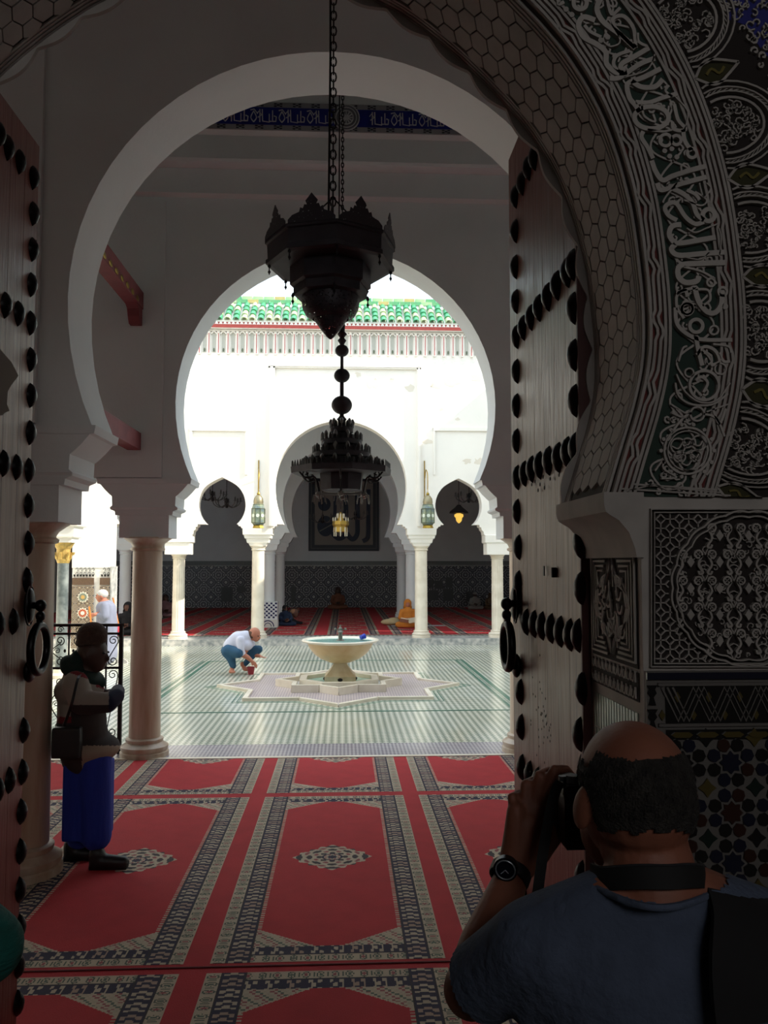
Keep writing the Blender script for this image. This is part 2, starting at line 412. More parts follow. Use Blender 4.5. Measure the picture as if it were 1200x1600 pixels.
# ---- floors
ground_m=mat('lane_paving',(96,88,80),0.8,noise=0.2)
slab('floor_lane',-3.6,3.6,-4.9,2.6,-0.2,-0.004,ground_m,'worn stone paving of the lane','floor')
cf=slab('floor_courtyard',XL,XR+0.2,9.55,20.8,-0.2,0.0,court_floor,'green and white mosaic courtyard floor polished to a sheen','floor')
slab('floor_threshold',XL,XR,8.93,9.55,-0.2,0.002,strip_floor,'strip of purple and white floor mosaic below the courtyard arch','floor')
slab('trim_1',XL,XR,8.86,8.93,-0.2,0.012,marble_w,'thin white marble edging where the carpet ends','trim')
slab('floor_gallery',-11.3,8.3,20.8,YF,-0.2,ZP,kerb_m,'raised floor of the far gallery behind a grey marble kerb','floor')
slab('trim_2',XL,7.5,21.55,21.9,ZP,ZP+0.006,checker_mat('kerb_top_mosaic',(190,190,180),(90,96,96),12,rough=0.3),'mosaic strip on top of the marble kerb','trim')
# green lines laid in the court floor
gl=mat('green_glazed_floor_line',(88,128,110),0.2)
mb=MB()
for x in (-2.78,2.52):
    mb.box(x-0.035,x+0.035,11.6,17.6,0,0.004); mb.box(x-0.14,x-0.10,11.6,17.6,0,0.004)
for y in (11.6,17.6): mb.box(-2.78,2.52,y-0.03,y+0.03,0,0.004)
struct(mb.build('trim_3',gl),'green glazed lines framing the fountain in the mosaic floor','trim')

# ---- imposts (stepped springers between arch foot and column)
def impost(parent,cx,y0,y1,prof):
    cy=(y0+y1)/2; hy=(y1-y0)/2
    b=MB().loft([(z,h,hy+d) for (z,h,d) in prof],(cx,cy,0))
    return b.build('impost',parent.data.materials[0],parent,smooth=25)
P_AB=[(2.32,.26,-.02),(2.56,.26,-.02),(2.56,.30,0),(2.60,.305,0),(2.62,.35,.0),(2.64,.355,.012),(2.66,.33,.01),(2.76,.335,.01),(2.78,.36,.01),(2.83,.41,.01),(2.89,.46,.015),(2.895,.49,.02),(2.95,.50,.02)]
XCOL=[-2.115,2.0]
for X in XCOL:
    impost(wallA,X,YA0,YA1,P_AB); impost(wallB,X,YB0,YB1,P_AB)
P_C=[(2.49,.20,-.05),(2.55,.23,-.03),(2.57,.27,-.01),(2.66,.29,0),(2.68,.33,.02),(2.75,.34,.02),(2.77,.37,.05),(2.93,.375,.05),(2.93,.41,0),(2.98,.43,0),(2.985,.48,0),(3.03,.49,0)]
P_F=[(2.27,.31,.06),(2.55,.31,.06),(2.58,.35,.09),(2.76,.35,.09),(2.78,.37,.02),(2.85,.38,.01),(2.90,.43,.0),(2.96,.44,0),(2.97,.48,0),(3.03,.49,0)]
for X in (-2.15,2.0): impost(wallC,X,YC0,YC1,P_C)
for X in (-4.14,3.97,-6.2): impost(wallC,X,YC0,YC1,P_F)
P_D=[(2.45,.22,-.03),(2.6,.25,-.02),(2.62,.30,-.01),(2.75,.31,-.01),(2.77,.36,.0),(2.88,.42,0),(2.95,.46,.0)]
for wl,y0,y1 in ((wallD,YD0,YD1),(wallE,YE0,YE1)):
    for X in (AX-6.37,AX-2.12,AX+2.12,AX+6.37): impost(wl,X,y0,y1,P_D)

# ---- columns
def col_proto(name,r,zc0,zc1,rc,mt,flutes=0,rb=None,taper=0.94,square=None):
    rb=rb or r*1.55
    def mk(loc,label,group=None):
        t=thing(name,loc,label,'column',group,kind='thing')
        MB().lathe([(rb,0),(rb,.05),(rb*.93,.06),(rb*.98,.085),(rb*.98,.11),(rb*.88,.125),(r*1.15,.15),(r*1.2,.17),(r*1.2,.185),(r*1.05,.2)],40).build('base',mt,t,smooth=35)
        md=(lambda a,z: 1-0.055*(0.5+0.5*math.cos(a*flutes))) if flutes else None
        sh=[(r,.2),(r*1.0,.26),(r*(1+taper)/2,(zc0+.2)/2),(r*taper,zc0)]
        MB().lathe(sh,flutes*6 if flutes else 36,mod=md).build('shaft',mt,t,smooth=40)
        h=zc1-zc0
        MB().lathe([(r*taper,zc0),(r*1.08,zc0+.01),(r*1.1,zc0+.03),(r*.98,zc0+.045),(r*.98,zc0+h*.35),(r*1.08,zc0+h*.55),(rc*.92,zc0+h*.8),(rc,zc0+h*.88),(rc,zc1)],36).build('capital',mt,t,smooth=35)
        return t
    return mk
cAB=col_proto('marble_column',.165,2.18,2.33,.25,marble,rb=.255)
cAB((XCOL[0],(YB0+YB1)/2-.02,0),'tall veined beige marble column beside the iron railing at the edge of the carpet')
cAB((XCOL[1],(YB0+YB1)/2-.02,0),'beige marble column mostly hidden behind the edge of the studded door')
cAB((XCOL[0],(YA0+YA1)/2,0),'beige marble column next to the standing man in the cap')
cAB((XCOL[1],(YA0+YA1)/2,0),'beige marble column behind the studded door leaf')
cC=col_proto('marble_column',.165,2.36,2.49,.21,marble_w,rb=.24)
cC((-2.15,21.15,ZP-.16+.16-.0),'smooth white column behind the crouching man')
cC((2.0,21.15,ZP),'smooth white column in front of the reader in orange')
for o in list(COL.objects):
    pass
cF=col_proto('fluted_column',.155,2.15,2.27,.2,marble_w,flutes=16,rb=.24)
cF((-4.14,21.15,ZP),'fluted white column left of the small arch beside the crouching man')
cF((3.97,21.15,ZP),'fluted white column beside the ring handle of the door')
cF((-6.2,21.15,ZP),'fluted white column hidden in the corner of the court')
def zshift(o):   # far columns stand on the raised floor: keep their tops under the imposts
    o.scale=(1,1,(2.49-ZP)/2.49)
for o in COL.objects:
    if o.get('category')=='column' and o.location.y>20:
        o.location.z=ZP; top=2.49 if o.name.startswith('marble') else 2.27
        o.scale=(1,1,(top-ZP)/top)
cD=col_proto('gallery_column',.17,2.3,2.45,.22,plaster,rb=.23)
lab={(0,0):'plain column of the second arcade far along the gallery',(0,1):'plaster column of the second arcade standing on a blue and white tiled plinth',(0,2):'plaster column that the reader in orange leans against',(0,3):'plain column at the end of the second arcade',
     (1,0):'plain column of the third arcade far along the gallery',(1,1):'plaster column of the third arcade behind the tiled plinth',(1,2):'plaster column of the third arcade behind the reader in orange',(1,3):'plain column at the end of the third arcade'}
for i,y in enumerate(((YD0+YD1)/2,(YE0+YE1)/2)):
    for k,X in enumerate((AX-6.37,AX-2.12,AX+2.12,AX+6.37)):
        o=cD((X,y,ZP),lab[(i,k)]); o.scale=(1,1,(2.45-ZP)/2.45)
# tiled plinth round the column of the second arcade
pl=thing('tiled_plinth',(AX-2.12,24.75,ZP),'waist-high column plinth faced with small blue and white tiles','plinth')
MB().box(-.27,.27,-.27,.27,0,.75).build('plinth_core',plaster,pl)
tb=mat('dark_blue_tile',(34,38,84),0.25); tw=mat('white_tile',(206,204,198),0.25)
mb=MB()
for i in range(8):
    for j in range(8):
        if (i+j)%2==0: mb.box(-.265+i*.0665,-.265+(i+1)*.0665-.006,-.278,-.27,.28+j*.058,.28+(j+1)*.058-.006)
tag(mb.build('blue_tiles',tb,pl),kind='stuff')
MB().box(-.28,.28,-.285,-.275,.03,.24).build('white_tile_panel',tw,pl)
mb=MB(); mb.ribbon(circ(0,.04,.17,16,a0=0,a1=PI),.03,lambda u,v,h:(u,-.285-h,v),.01); mb.ribbon(circ(0,.04,.1,16,a0=0,a1=PI),.02,lambda u,v,h:(u,-.285-h,v),.01)
mb.build('painted_fan',tb,pl)

# ---- pilaster strip and cornices on the courtyard-arch wall
mb=MB().box(-3.0,-1.93,YB0-.035,YB0,2.96,5.98)
struct(mb.build('trim_4',plaster),'shallow pilaster strip beside the inner arch','trim')
struct(MB().box(-2.9,-2.0,YA0-.035,YA0,2.96,CEIL_N).build('trim_4',plaster),'shallow pilaster strip on the wall of the first arch','trim')
mb=MB()
zz_=lambda py,Y: at(536,py,Y).z
z1,z2,z3,z4,z5=zz_(307,8.8),zz_(268,8.8),zz_(216,8.645),zz_(207,8.6),zz_(158,8.6)
prof=[(8.87,z1-.02),(8.79,z1),(8.79,z1+.05),(8.80,z2),(8.66,z2+.01),(8.645,z2+.04),(8.645,z3),(8.62,z3+.02),(8.60,z3+.04),(8.60,CEIL_B+.05),(8.87,CEIL_B+.05)]
mb.prism(prof,lambda p:(XL,p[0],p[1]),lambda p:(XR,p[0],p[1]))
corn=struct(mb.build('trim_5',plaster,smooth=20,fix=True),'stepped plaster cornice high above the inner arch','trim')
blue_t=mat('cobalt_blue_glazed_frieze',(32,42,132),0.3,noise=0.2,nscale=20)
fr=struct(MB().box(-4,4,8.585,8.60,z4,z4+.305).build('trim_6',mat('grey_tile_frieze',(150,150,152),0.4)),'tile frieze with white lettering on cobalt blue below the ceiling','trim')
MB().box(-4,4,8.58,8.586,z4+.055,z4+.245).build('blue_ground',blue_t,fr)
lett=mat('white_frieze_lettering',(196,200,200),0.4)
mb=MB(); fz=lambda u,v,h:(u,8.58-h,z4+.06+v)
x=-3.9
while x<3.9:
    if abs(x+.0)>0.22:
        for (w_,p) in ((.012,[(.0,.02),(.0,.16)]),(.012,[(.025,.16),(.03,.03),(.10,.02),(.10,.11)]),(.012,[(.10,.03),(.135,.03),(.135,.15)]),
                       (.012,[(.135,.03),(.17,.03),(.175,.08),(.15,.09)]),(.01,[(.20,.15),(.24,.16),(.27,.12)]),(.010,[(-.03,.11),(-.01,.14),(.02,.10),(-.02,.07)])):
            mb.ribbon([(x+a*1.0,b) for a,b in p],w_,fz,.008)
        for s_ in (-1,1): mb.ribbon(cr([(x+.235,.02),(x+.235+s_*.03,.07),(x+.235,.14)],4),.010,fz,.008)
    x+=.30
mb.ribbon(circ(.02,.09,.14,28),.010,fz,.02,closed=True); mb.ribbon(circ(.02,.09,.11,28),.008,fz,.02,closed=True)
mb.ribbon(circ(.02,.09,.075,24),.008,fz,.02,closed=True)
for k in range(6):
    a=PI*k/6; mb.ribbon([(.02-.07*math.cos(a),.09-.07*math.sin(a)),(.02+.07*math.cos(a),.09+.07*math.sin(a))],.010,fz,.02)
tag(mb.build('lettering',lett,fr),kind='stuff')
MB().lathe([(.145,0),(.145,.01)],28).build  # (flat rosette ground below)
g=MB(); g.prism(circ(.02,.09,.145,28),lambda p:fz(p[0],p[1],0),lambda p:fz(p[0],p[1],.009)); g.build('rosette_ground',mat('grey_rosette',(110,112,118),0.5),fr,fix=True)
dt=mat('dark_chequer_tile',(52,54,62),0.4); mb=MB()
x=-3.95
while x<3.95:
    for z in (z4+.01,z4+.255):
        for i in range(3):
            for j in range(3):
                if (i+j)%2==0: mb.box(x+i*.03,x+i*.03+.028,8.578,8.585,z+j*.013,z+j*.013+.012)
    x+=.20
tag(mb.build('chequer_tiles',dt,fr),kind='stuff')

# ---- red tie beams between the two arcades
def beam(z,label,carved_end):
    t=thing('tie_beam',(-2.22,YB0,z),label,'beam',kind='thing')
    MB().box(-.07,.07,-(YB0-YA1),0,-.09,.09).build('timber',red_wood,t)
    if carved_end:
        MB().prism([(-.02,-.09),(-.02,-.27),(-.12,-.27),(-.17,-.2),(-.20,-.13),(-.30,-.09)],lambda p:(-.06,p[0],p[1]),lambda p:(.06,p[0],p[1])).build('carved_bracket',red_wood,t,fix=True)
        mb=MB()
        for k in range(12): mb.ell((.075,-.3-k*.2,-.05),(.006,.06,.03),seg=8,rings=6)
        tag(mb.build('gilt_ornament',brass,t),kind='stuff')
beam(3.34,'plain red painted tie beam ending low on the wall by the arch springing',False)
beam(4.86,'red painted tie beam with a carved bracket high in the bay',True)

# ---- far wall: frames, panels, corbel frieze, eaves, roof
mb=MB()
y=YC0
def fbox(px0,px1,py0,py1,d):
    a=at(px0,py0,YC0); b=at(px1,py1,YC0); mb.box(a.x,b.x,YC0-d,YC0,b.z,a.z)
for x0,x1 in ((420,428),(651,658)): fbox(x0,x1,572,822,.07)
for x0,x1 in ((423,425),(653,656)): fbox(x0,x1,572,822,.10)
fbox(420,658,572,578,.07); fbox(420,658,573,575,.10)
struct(mb.build('trim_7',court_pl),'raised plaster frame round the large courtyard arch','trim')
mb=MB()
for s0,s1 in ((298,386),(678,766)):
    fbox(s0-1,s0+2,668,742,.04); fbox(s1-2,s1+1,668,742,.04); fbox(s0-1,s1+1,668,674,.05)
struct(mb.build('trim_8',court_pl),'thin plaster mouldings framing the wall above the small arches','trim')
peel=mat('bare_peeled_plaster',(226,216,200),0.9)
mb=MB(); rnd=random.Random(3)
for (px,py,rr) in ((585,600,.16),(640,606,.10),(680,602,.13),(706,596,.17),(745,590,.14),(668,690,.10),(730,720,.09),(560,585,.07),(748,722,.13),(612,594,.06),(690,640,.05),(715,655,.05)):
    c=at(px,py,YC0); n=14
    pts=[(c.x+rr*1.3*(0.5+rnd.random()*0.7)*math.cos(2*PI*k/n),c.z+rr*(0.4+rnd.random()*0.7)*math.sin(2*PI*k/n)) for k in range(n)]
    mb.prism(pts,XZ(YC0-.004),XZ(YC0))
mb.build('peeled_patch',peel,wallC,fix=True)
# corbel frieze: little plaster niches between red lined pilasters
fz0,fz1=at(540,556,YC0).z,at(540,519,YC0).z
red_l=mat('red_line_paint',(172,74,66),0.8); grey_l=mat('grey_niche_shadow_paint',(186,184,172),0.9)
frz=struct(MB().box(XL,7.5,YC0-.06,YC0,fz1-.03,fz1+.06).build('trim_9',court_pl),'row of small plaster niches and red lined pilasters under the courtyard eaves','trim')
pm=MB().box(-.03,.03,-.07,0,fz0,fz1-.06); pm.ell((0,-.04,fz1-.06),(.045,.05,.05),seg=8,rings=6); pme=pm.mesh('pilaster',court_pl)
lm=MB().box(-.009,.009,-.078,-.068,fz0+.02,fz1-.09).mesh('red_line',red_l)
hood=MB(); hood.ribbon(circ(0,fz1-.11,.065,10,a0=0,a1=PI),.03,lambda u,v,h:(u,-h,v),.06); hoodm=hood.mesh('niche_hood',court_pl)
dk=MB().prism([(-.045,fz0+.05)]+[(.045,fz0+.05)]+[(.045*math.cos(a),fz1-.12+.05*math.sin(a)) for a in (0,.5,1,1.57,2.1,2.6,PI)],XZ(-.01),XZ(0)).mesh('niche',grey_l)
sm=MB(); sm.ell((0,-.02,fz0+.11),(.022,.012,.05),seg=8,rings=6); smm=sm.mesh('niche_flower',mat('faded_green_flower_paint',(104,112,92),0.9))
x=-5.1
while x<4.9:
    for nm,me,dx in (('pilaster',pme,0),('red_line',lm,0),('niche_hood',hoodm,.12),('niche',dk,.12),('niche_flower',smm,.12)):
        link(nm,me,frz,(x+dx,YC0-.001,0))
    x+=.24
# dentils and red band
zr0,zr1=at(540,514,YC0).z,at(540,508,YC0).z
YB_=20.72; zr0,zr1=at(540,514,YB_).z,at(540,509,YB_).z
band=struct(MB().box(XL,7.5,YB_,YC0,zr0,zr1).build('trim_10',red_l),'red painted band under the green roof tiles','trim')
MB().box(XL,7.5,YB_+.04,YC0,zr1,at(540,503,YB_).z).build('dentil_ground',red_l,band)
MB().prism([(YB_+.02,zr0),(YB_+.02,zr0-.015),(YC0-.07,fz1+.02),(YC0,fz1+.02),(YC0,zr0)],lambda p:(XL,p[0],p[1]),lambda p:(7.5,p[0],p[1])).build('white_fascia',court_pl,band,fix=True)
dm=MB().prism([(-.05,0),(.05,0),(0,.10)],XZ(-.03),XZ(0)).mesh('dentil',court_pl,fix=True)
x=-5.1
while x<4.9: link('dentil',dm,band,(x,YB_+.045,zr1+.005)); x+=.105
# roof
def tile_mat(name,rgb,rgb2): return mat(name,rgb,0.3,rgb2=rgb2,nscale=1.7)
tg=tile_mat('green_glazed_roof_tile',(40,148,104),(120,170,110)); tg2=tile_mat('pale_worn_roof_tile',(200,206,160),(120,176,120)); ty=mat('ochre_roof_tile',(196,178,110),0.4,noise=0.2,nscale=3)
e0=Vector((0,20.68,at(540,503,20.68).z)); e1=Vector((0,21.35,at(540,479,21.35).z)); dv=e1-e0; ang=math.atan2(dv.z,dv.y)
roof=thing('roof',(0,0,0),'roof edge of green glazed round tiles above the sunlit courtyard wall','roof',kind='structure')
MB().prism([(20.74,e0.z-.02),(20.74,e0.z+.02),(21.4,e1.z-.02),(21.6,e1.z),(21.6,e0.z-.02)],lambda p:(XL,p[0],p[1]),lambda p:(7.5,p[0],p[1])).build('roof_slab',court_pl,roof,fix=True)
def tmesh(name,mt):
    n=8; L=.27; vs=[]; fs=[]
    for (y,r) in ((0,.085),(L,.070)):
        for rr in (r,r-.018):
            for k in range(n+1):
                a=PI*k/n; vs.append((rr*math.cos(a),y,rr*math.sin(a)))
    m=n+1
    for k in range(n):
        fs+=[(k,k+1,2*m+k+1,2*m+k),(m+k+1,m+k,3*m+k,3*m+k+1),(k+1,k,m+k,m+k+1),(2*m+k,2*m+k+1,3*m+k+1,3*m+k)]
    return MB().add(vs,fs).mesh(name,mt,smooth=40)
tms=[tmesh('roof_tile',tg),tmesh('roof_tile',tg),tmesh('roof_tile',tg2)]
x=-4.6; rn=random.Random(5); sl=dv.normalized(); i=0
while x<4.35:
    for j in range(4):
        p=e0+sl*(.235*j)+Vector((0,0,.01+.012*0)); 
        link('roof_tile',tms[(j+i)%3 if rn.random()<.75 else rn.randrange(3)],roof,(x+rn.uniform(-.008,.008),p.y,p.z-.012*0),(ang-.07,0,rn.uniform(-.03,.03)))
    x+=.208; i+=1
mb=MB()   # rows beyond what one can pick out, toward the corners of the court
for sgn,x0,x1 in ((0,-8.9,-4.7),(0,4.45,7.4)):
    x=x0
    while x<x1:
        mb.tube([Vector((x,e0.y,e0.z+.01)),Vector((x,e1.y,e1.z+.01))],[.085,.075],8); x+=.208
tag(mb.build('end_tiles',tg,roof,smooth=40),kind='stuff')
for row,(yy,zz) in enumerate(((21.42,at(540,474,21.42).z),(21.52,at(540,469,21.52).z))):
    x=-4.5+row*.12; k=0
    rm=[MB().box(0,.27,-.06,.06,-.045,.045).mesh('ridge_tile',m_) for m_ in (tg,ty,tg2)]
    while x<4.3:
        link('ridge_tile',rm[(k*7+row)%3 if k%2 else (0 if row==0 else 2)],roof,(x,yy,zz)); x+=.285; k+=1

# ---- far gallery dado, frame, patches
dado=struct(MB().box(-11,8,YF-.06,YF,ZP,at(540,884,YF).z).build('wall_dado',dado_m),'dark wall dado of small star mosaic in the far gallery','wall')
mb=MB()
z0=at(540,884,YF).z; mb.box(-11,8,YF-.10,YF,z0+.03,z0+.20); 
mb.build('dado_cap',mat('grey_dado_cap',(120,126,126),0.6),dado)
mb=MB(); x=-10.9
while x<7.9: mb.box(x,x+.07,YF-.09,YF-.06,z0-.04,z0+.02); x+=.14
tag(mb.build('dado_teeth',mat('pale_dado_teeth',(176,178,172),0.6),dado),kind='stuff')
pm_=mat('plain_dark_repair_panel',(58,62,64),0.5)
mb=MB()
for (a,b,c_,d_) in ((346,364,917,940),(669,677,906,918),(679,692,907,920),(696,707,902,918),(669,685,922,938),(692,708,920,939),(728,742,924,940),(455,462,916,942),(372,384,916,926)):
    p=at(a,c_,YF); q=at(b,d_,YF); mb.box(p.x,q.x,YF-.075,YF-.06,q.z,p.z)
mb.build('repair_panel',pm_,dado)

# framed calligraphy
pc=at(537,861,YF); fw=at(592,861,YF).x-at(482,861,YF).x; fx=at(482,861,YF).x; fzz=at(537,861,YF).z; fh=fw*1.08
ft=thing('calligraphy_panel',(fx+fw/2,YF,fzz),'large dark framed panel with dark blue Arabic calligraphy on the back wall','picture')
dfm=mat('dark_blue_grey_frame',(38,44,54),0.5); 
mb=MB(); t_=.26
mb.box(-fw/2,fw/2,-.1,-.0,0,t_); mb.box(-fw/2,fw/2,-.1,0,fh-t_,fh); mb.box(-fw/2,-fw/2+t_,-.1,0,t_,fh-t_); mb.box(fw/2-t_,fw/2,-.1,0,t_,fh-t_)
mb.build('frame',dfm,ft)
MB().box(-fw/2+.1,fw/2-.1,-.112,-.1,.1,.13).box(-fw/2+.1,fw/2-.1,-.112,-.1,fh-.13,fh-.1).box(-fw/2+.1,-fw/2+.13,-.112,-.1,.1,fh-.1).box(fw/2-.13,fw/2-.1,-.112,-.1,.1,fh-.1).build('frame_fillet',mat('worn_fillet',(92,90,86),0.5),ft)
MB().box(-fw/2+.2,fw/2-.2,-.05,-.01,.2,fh-.2).build('panel_ground',mat('warm_grey_panel',(140,132,124),0.7),ft)
ink=mat('deep_blue_calligraphy',(24,40,62),0.5)
sc=fw/835.0; q=lambda u,v:((u-577)*sc,(985-v)*sc)
fp=lambda u,v,h:(u,-.05-h,v)
mb=MB()
def stroke(pts,w_,n=6): mb.ribbon([(p[0],p[1]) for p in cr([q(*p) for p in pts],n)],w_*sc,fp,.03)
stroke([(870,250),(868,500),(866,780),(850,840),(800,868)],50)
stroke([(738,290),(738,600),(738,760),(715,820),(680,845),(645,820),(612,770)],56)
stroke([(600,250),(602,600),(600,770),(560,825),(510,835),(465,800),(440,760)],56)
stroke([(470,330),(470,520),(450,590),(390,640),(350,690)],40)
for cx_,cy_,rx,ry in ((360,690,98,122),(345,430,75,80)):
    mb.prism([q(cx_+rx*math.cos(a),cy_+ry*math.sin(a)) for a in [2*PI*k/30 for k in range(30)]],lambda p:fp(p[0],p[1],0),lambda p:fp(p[0],p[1],.028))
mb.build('calligraphy',ink,ft,fix=True)
mb=MB(); mb.ribbon([q(290,752),q(430,672)],12*sc,fp,.04,.03); mb.build('pale_stroke',mat('pale_ink_line',(120,120,110),0.6),ft)
# ================================================================== carpet
def rug_mesh(name,v0=-1.515,v1=1.515,cell=.0085):
    W=.605; L=1.515
    nu=int(round(2*W/cell)); nv=int(round((v1-v0)/cell))
    us=(np.arange(nu)+.5)/nu*2*W-W; vv=v0+(np.arange(nv)+.5)/nv*(v1-v0)
    U,V=np.meshgrid(us,vv)
    red=np.array(c255(178,38,46)[:3]); navy=np.array(c255(46,40,62)[:3]); cream=np.array(c255(188,170,148)[:3]); pink=np.array(c255(150,84,86)[:3]); green=np.array(c255(96,104,92)[:3]); blk=np.array(c255(54,46,50)[:3])
    C=np.zeros(U.shape+(3,)); C[:]=red
    dx=W-np.abs(U); dy=L-np.abs(V); d=np.minimum(dx,dy)
    side=dx<dy; al=np.where(side,V,U); ac=d
    # corner pieces: cream ground with small crosses
    ax_=np.abs(U); ay=np.abs(V)
    fx=W-.205; fy=L-.175
    line=(ax_-(fx-.30))*(.20/.30)+0.0       # rises toward the corner
    corner=(ay>fy-.0-np.clip(line,0,.20))&(ax_<fx)&(ay<fy+.01)&(line>0)
    m=(np.floor(U/.017)+np.floor(V/.017))
    cc=np.where((m%2==0)[...,None],cream,np.where((((np.floor(U/.034)+np.floor(V/.05))%3)==0)[...,None],pink,np.where((((np.floor(U/.034)+np.floor(V/.034))%3)==1)[...,None],green,cream*.92)))
    C[corner]=cc[corner]
    edge=(ay>fy-np.clip(line,0,.20)-.012)&(ax_<fx+.0)&(line>-.01)&(ay<fy)&(~corner); C[edge]=cream
    inner=(ax_<W-.205)&(ay<L-.175)
    border=~((ax_<W-.205)&(ay<L-.175))
    # fringe of fine teeth beside the dark band
    teeth=(ax_>W-.228)&(ax_<=W-.205)&((np.floor(V/.014)%2)==0)&(ay<fy-.2); C[teeth]=cream
    # dark band: navy blocks with cream sprigs
    aca=np.where(ax_>W-.205,dx,dy)
    al=np.where(ax_>W-.205,V,U)
    darkb=border&(aca>.078)&(aca<=.205)
    per=.105; ph=(al/per)%1.0; q_=(aca-.078)/.127
    mot=((np.sin(ph*2*PI*2)*np.sin(q_*PI*3)>.15)|(np.abs(np.abs(ph-.5)-.25)<.035))&(ph>.12)&(ph<.95)&(q_>.12)&(q_<.88)
    Cd=np.where(mot[...,None],cream*.95,navy)
    vert=(ax_>W-.205)
    alt=(np.floor(al/per)%3==1)
    Cd=np.where((mot&alt)[...,None],cream*.6+pink*.3,Cd)
    gap=(~vert)&(ph>.72); Cd=np.where(gap[...,None],navy,Cd)
    C[darkb]=Cd[darkb]
    ob=border&(aca<=.078)
    ph2=(al/.072)%1.0; q2=aca/.078
    fl=(((ph2-.5)**2*3.5+(q2-.5)**2)<.05); ri=(np.abs(np.sqrt((ph2-.5)**2*2.2+(q2-.5)**2)-.36)<.06)|((np.abs(ph2-.02)<.05)&(q2>.2)&(q2<.8))
    Co=np.where(ri[...,None],green*.75,cream); sel=(np.floor(al/.072)%2==0)
    Co=np.where((fl&sel)[...,None],pink,np.where((fl&~sel)[...,None],green,Co))
    C[ob]=Co[ob]
    thin=border&((np.abs(aca-.078)<.006)|(np.abs(aca-.203)<.004)); C[thin]=blk
    # medallion
    rr=np.hypot(U/.27,V/.245); th=np.arctan2(V,U)
    lim=.80+.10*np.cos(th*2)*0+.16*np.abs(np.cos(2*th))**3+.05*np.cos(th*16)
    med=rr<lim
    t1=np.sin(rr*24)+.9*np.cos(th*8)
    Cm=np.where((t1>.55)[...,None],blk*1.3,cream); Cm=np.where(((t1<-1.15))[...,None],pink,Cm)
    Cm=np.where((rr<.12)[...,None],navy,Cm); Cm=np.where(((rr>.22)&(rr<.27))[...,None],navy,Cm)
    C[med]=Cm[med]
    # grid mesh
    gx=np.linspace(-W,W,nu+1); gy=np.linspace(v0,v1,nv+1); GX,GY=np.meshgrid(gx,gy)
    co=np.stack([GX.ravel(),GY.ravel(),np.zeros(GX.size)],1).astype(np.float32)
    idx=np.arange((nu+1)*(nv+1)).reshape(nv+1,nu+1)
    fa=np.stack([idx[:-1,:-1].ravel(),idx[:-1,1:].ravel(),idx[1:,1:].ravel(),idx[1:,:-1].ravel()],1).astype(np.int32)
    me=bpy.data.meshes.new(name); me.vertices.add(len(co)); me.vertices.foreach_set('co',co.ravel())
    me.loops.add(fa.size); me.loops.foreach_set('vertex_index',fa.ravel()); me.polygons.add(len(fa)); me.polygons.foreach_set('loop_start',np.arange(0,fa.size,4,dtype=np.int32))
    me.update(calc_edges=True)
    at_=me.color_attributes.new('Col','FLOAT_COLOR','CORNER')
    cl=np.ones((len(fa),4,4),np.float32); cl[:,:,:3]=C.reshape(-1,1,3); at_.data.foreach_set('color',cl.ravel())
    me.materials.append(rug_m); return me
YN,YFa=gnd(536,1503).y,gnd(536,1245).y; RS=(YFa-YN)/3.03; RC=(YN+YFa)/2; YFb=gnd(536,1239).y; YNb=gnd(536,1518).y
full=rug_mesh('woven_panel',cell=.0075); half=rug_mesh('woven_panel',-1.515,0.0,cell=.0075); near=rug_mesh('woven_panel',-.0,1.515,cell=.0075); small=rug_mesh('woven_panel',cell=.03)
PX=1.345; CX=-.068; YR=[2.7625-0.06,5.765,8.845]
carpet=thing('carpet',(0,0,0),'red fitted carpet woven with prayer niches running through the hall','carpet',kind='thing')
MB().box(XL,XR,2.56,8.86,-.2,.006).build('pile_ground',carpet_red,carpet)
for i in range(-2,3):
    x=CX+i*PX
    link('woven_panel',full,carpet,(x,RC,.0075),None,(1,RS,1)); link('woven_panel',near,carpet,(x,YNb-1.515*RS,.0075),None,(1,RS,1))
    link('woven_panel',half,carpet,(x,8.852,.0075),None,(1,(8.852-YFb)/1.515,1))
MB().box(-4,4,gnd(536,1509.5).y,gnd(536,1508).y,.006,.011).build('seam',mat('dark_carpet_seam',(88,20,24),0.9),carpet)
gc=thing('carpet',(0,0,ZP),'red patterned carpet on the raised floor of the far gallery','carpet',kind='thing')
MB().box(-11,8,21.9,YF-.06,0,.006).build('pile_ground',carpet_red,gc)
for j in range(8):
    for i in range(-7,6):
        x=CX+.35+i*1.75
        if -10<x<7: link('woven_panel',small,gc,(x,22.75+j*1.66,.0085),None,(1.15,.52,1))

# ================================================================== portal
AXP=-.2985; YP0,YP1=2.1,2.55
PR=[(.992,.18),(1.03,.30),(1.068,.42),(1.092,.53),(1.098,.64),(1.09,.78),(1.063,.98),(1.0,1.19),(.90,1.37),(.77,1.52),(.62,1.66),(.44,1.785),(.22,1.86),(0,1.885)]
half_=[(p.x,p.y) for p in cr(PR,5)]
PRF=[(x,z) for x,z in half_]+[(-x,z) for x,z in reversed(half_[:-1])]       # right foot over the crown to the left foot
PRF=[(AXP+x,EYE+z) for x,z in PRF]
JX=1.068; ZI=EYE+.02; ZJ=EYE+.18
wp=MB()
out=[(-3.4,5.7),(-3.4,0),(AXP-JX,0),(AXP-JX,ZI)]+[(PRF[-1][0],ZJ)]+list(reversed(PRF))[1:-1]+[(PRF[0][0],ZJ),(AXP+JX,ZI),(AXP+JX,0),(3.4,0),(3.4,5.7)]
wp.prism(out,XZ(YP0),XZ(YP1))
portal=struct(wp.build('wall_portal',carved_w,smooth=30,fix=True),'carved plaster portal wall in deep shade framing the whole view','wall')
slab('wall_portal',-9,-3.4,2.1,2.55,0,7.4,plaster,'blank wall continuing beside the portal','wall')
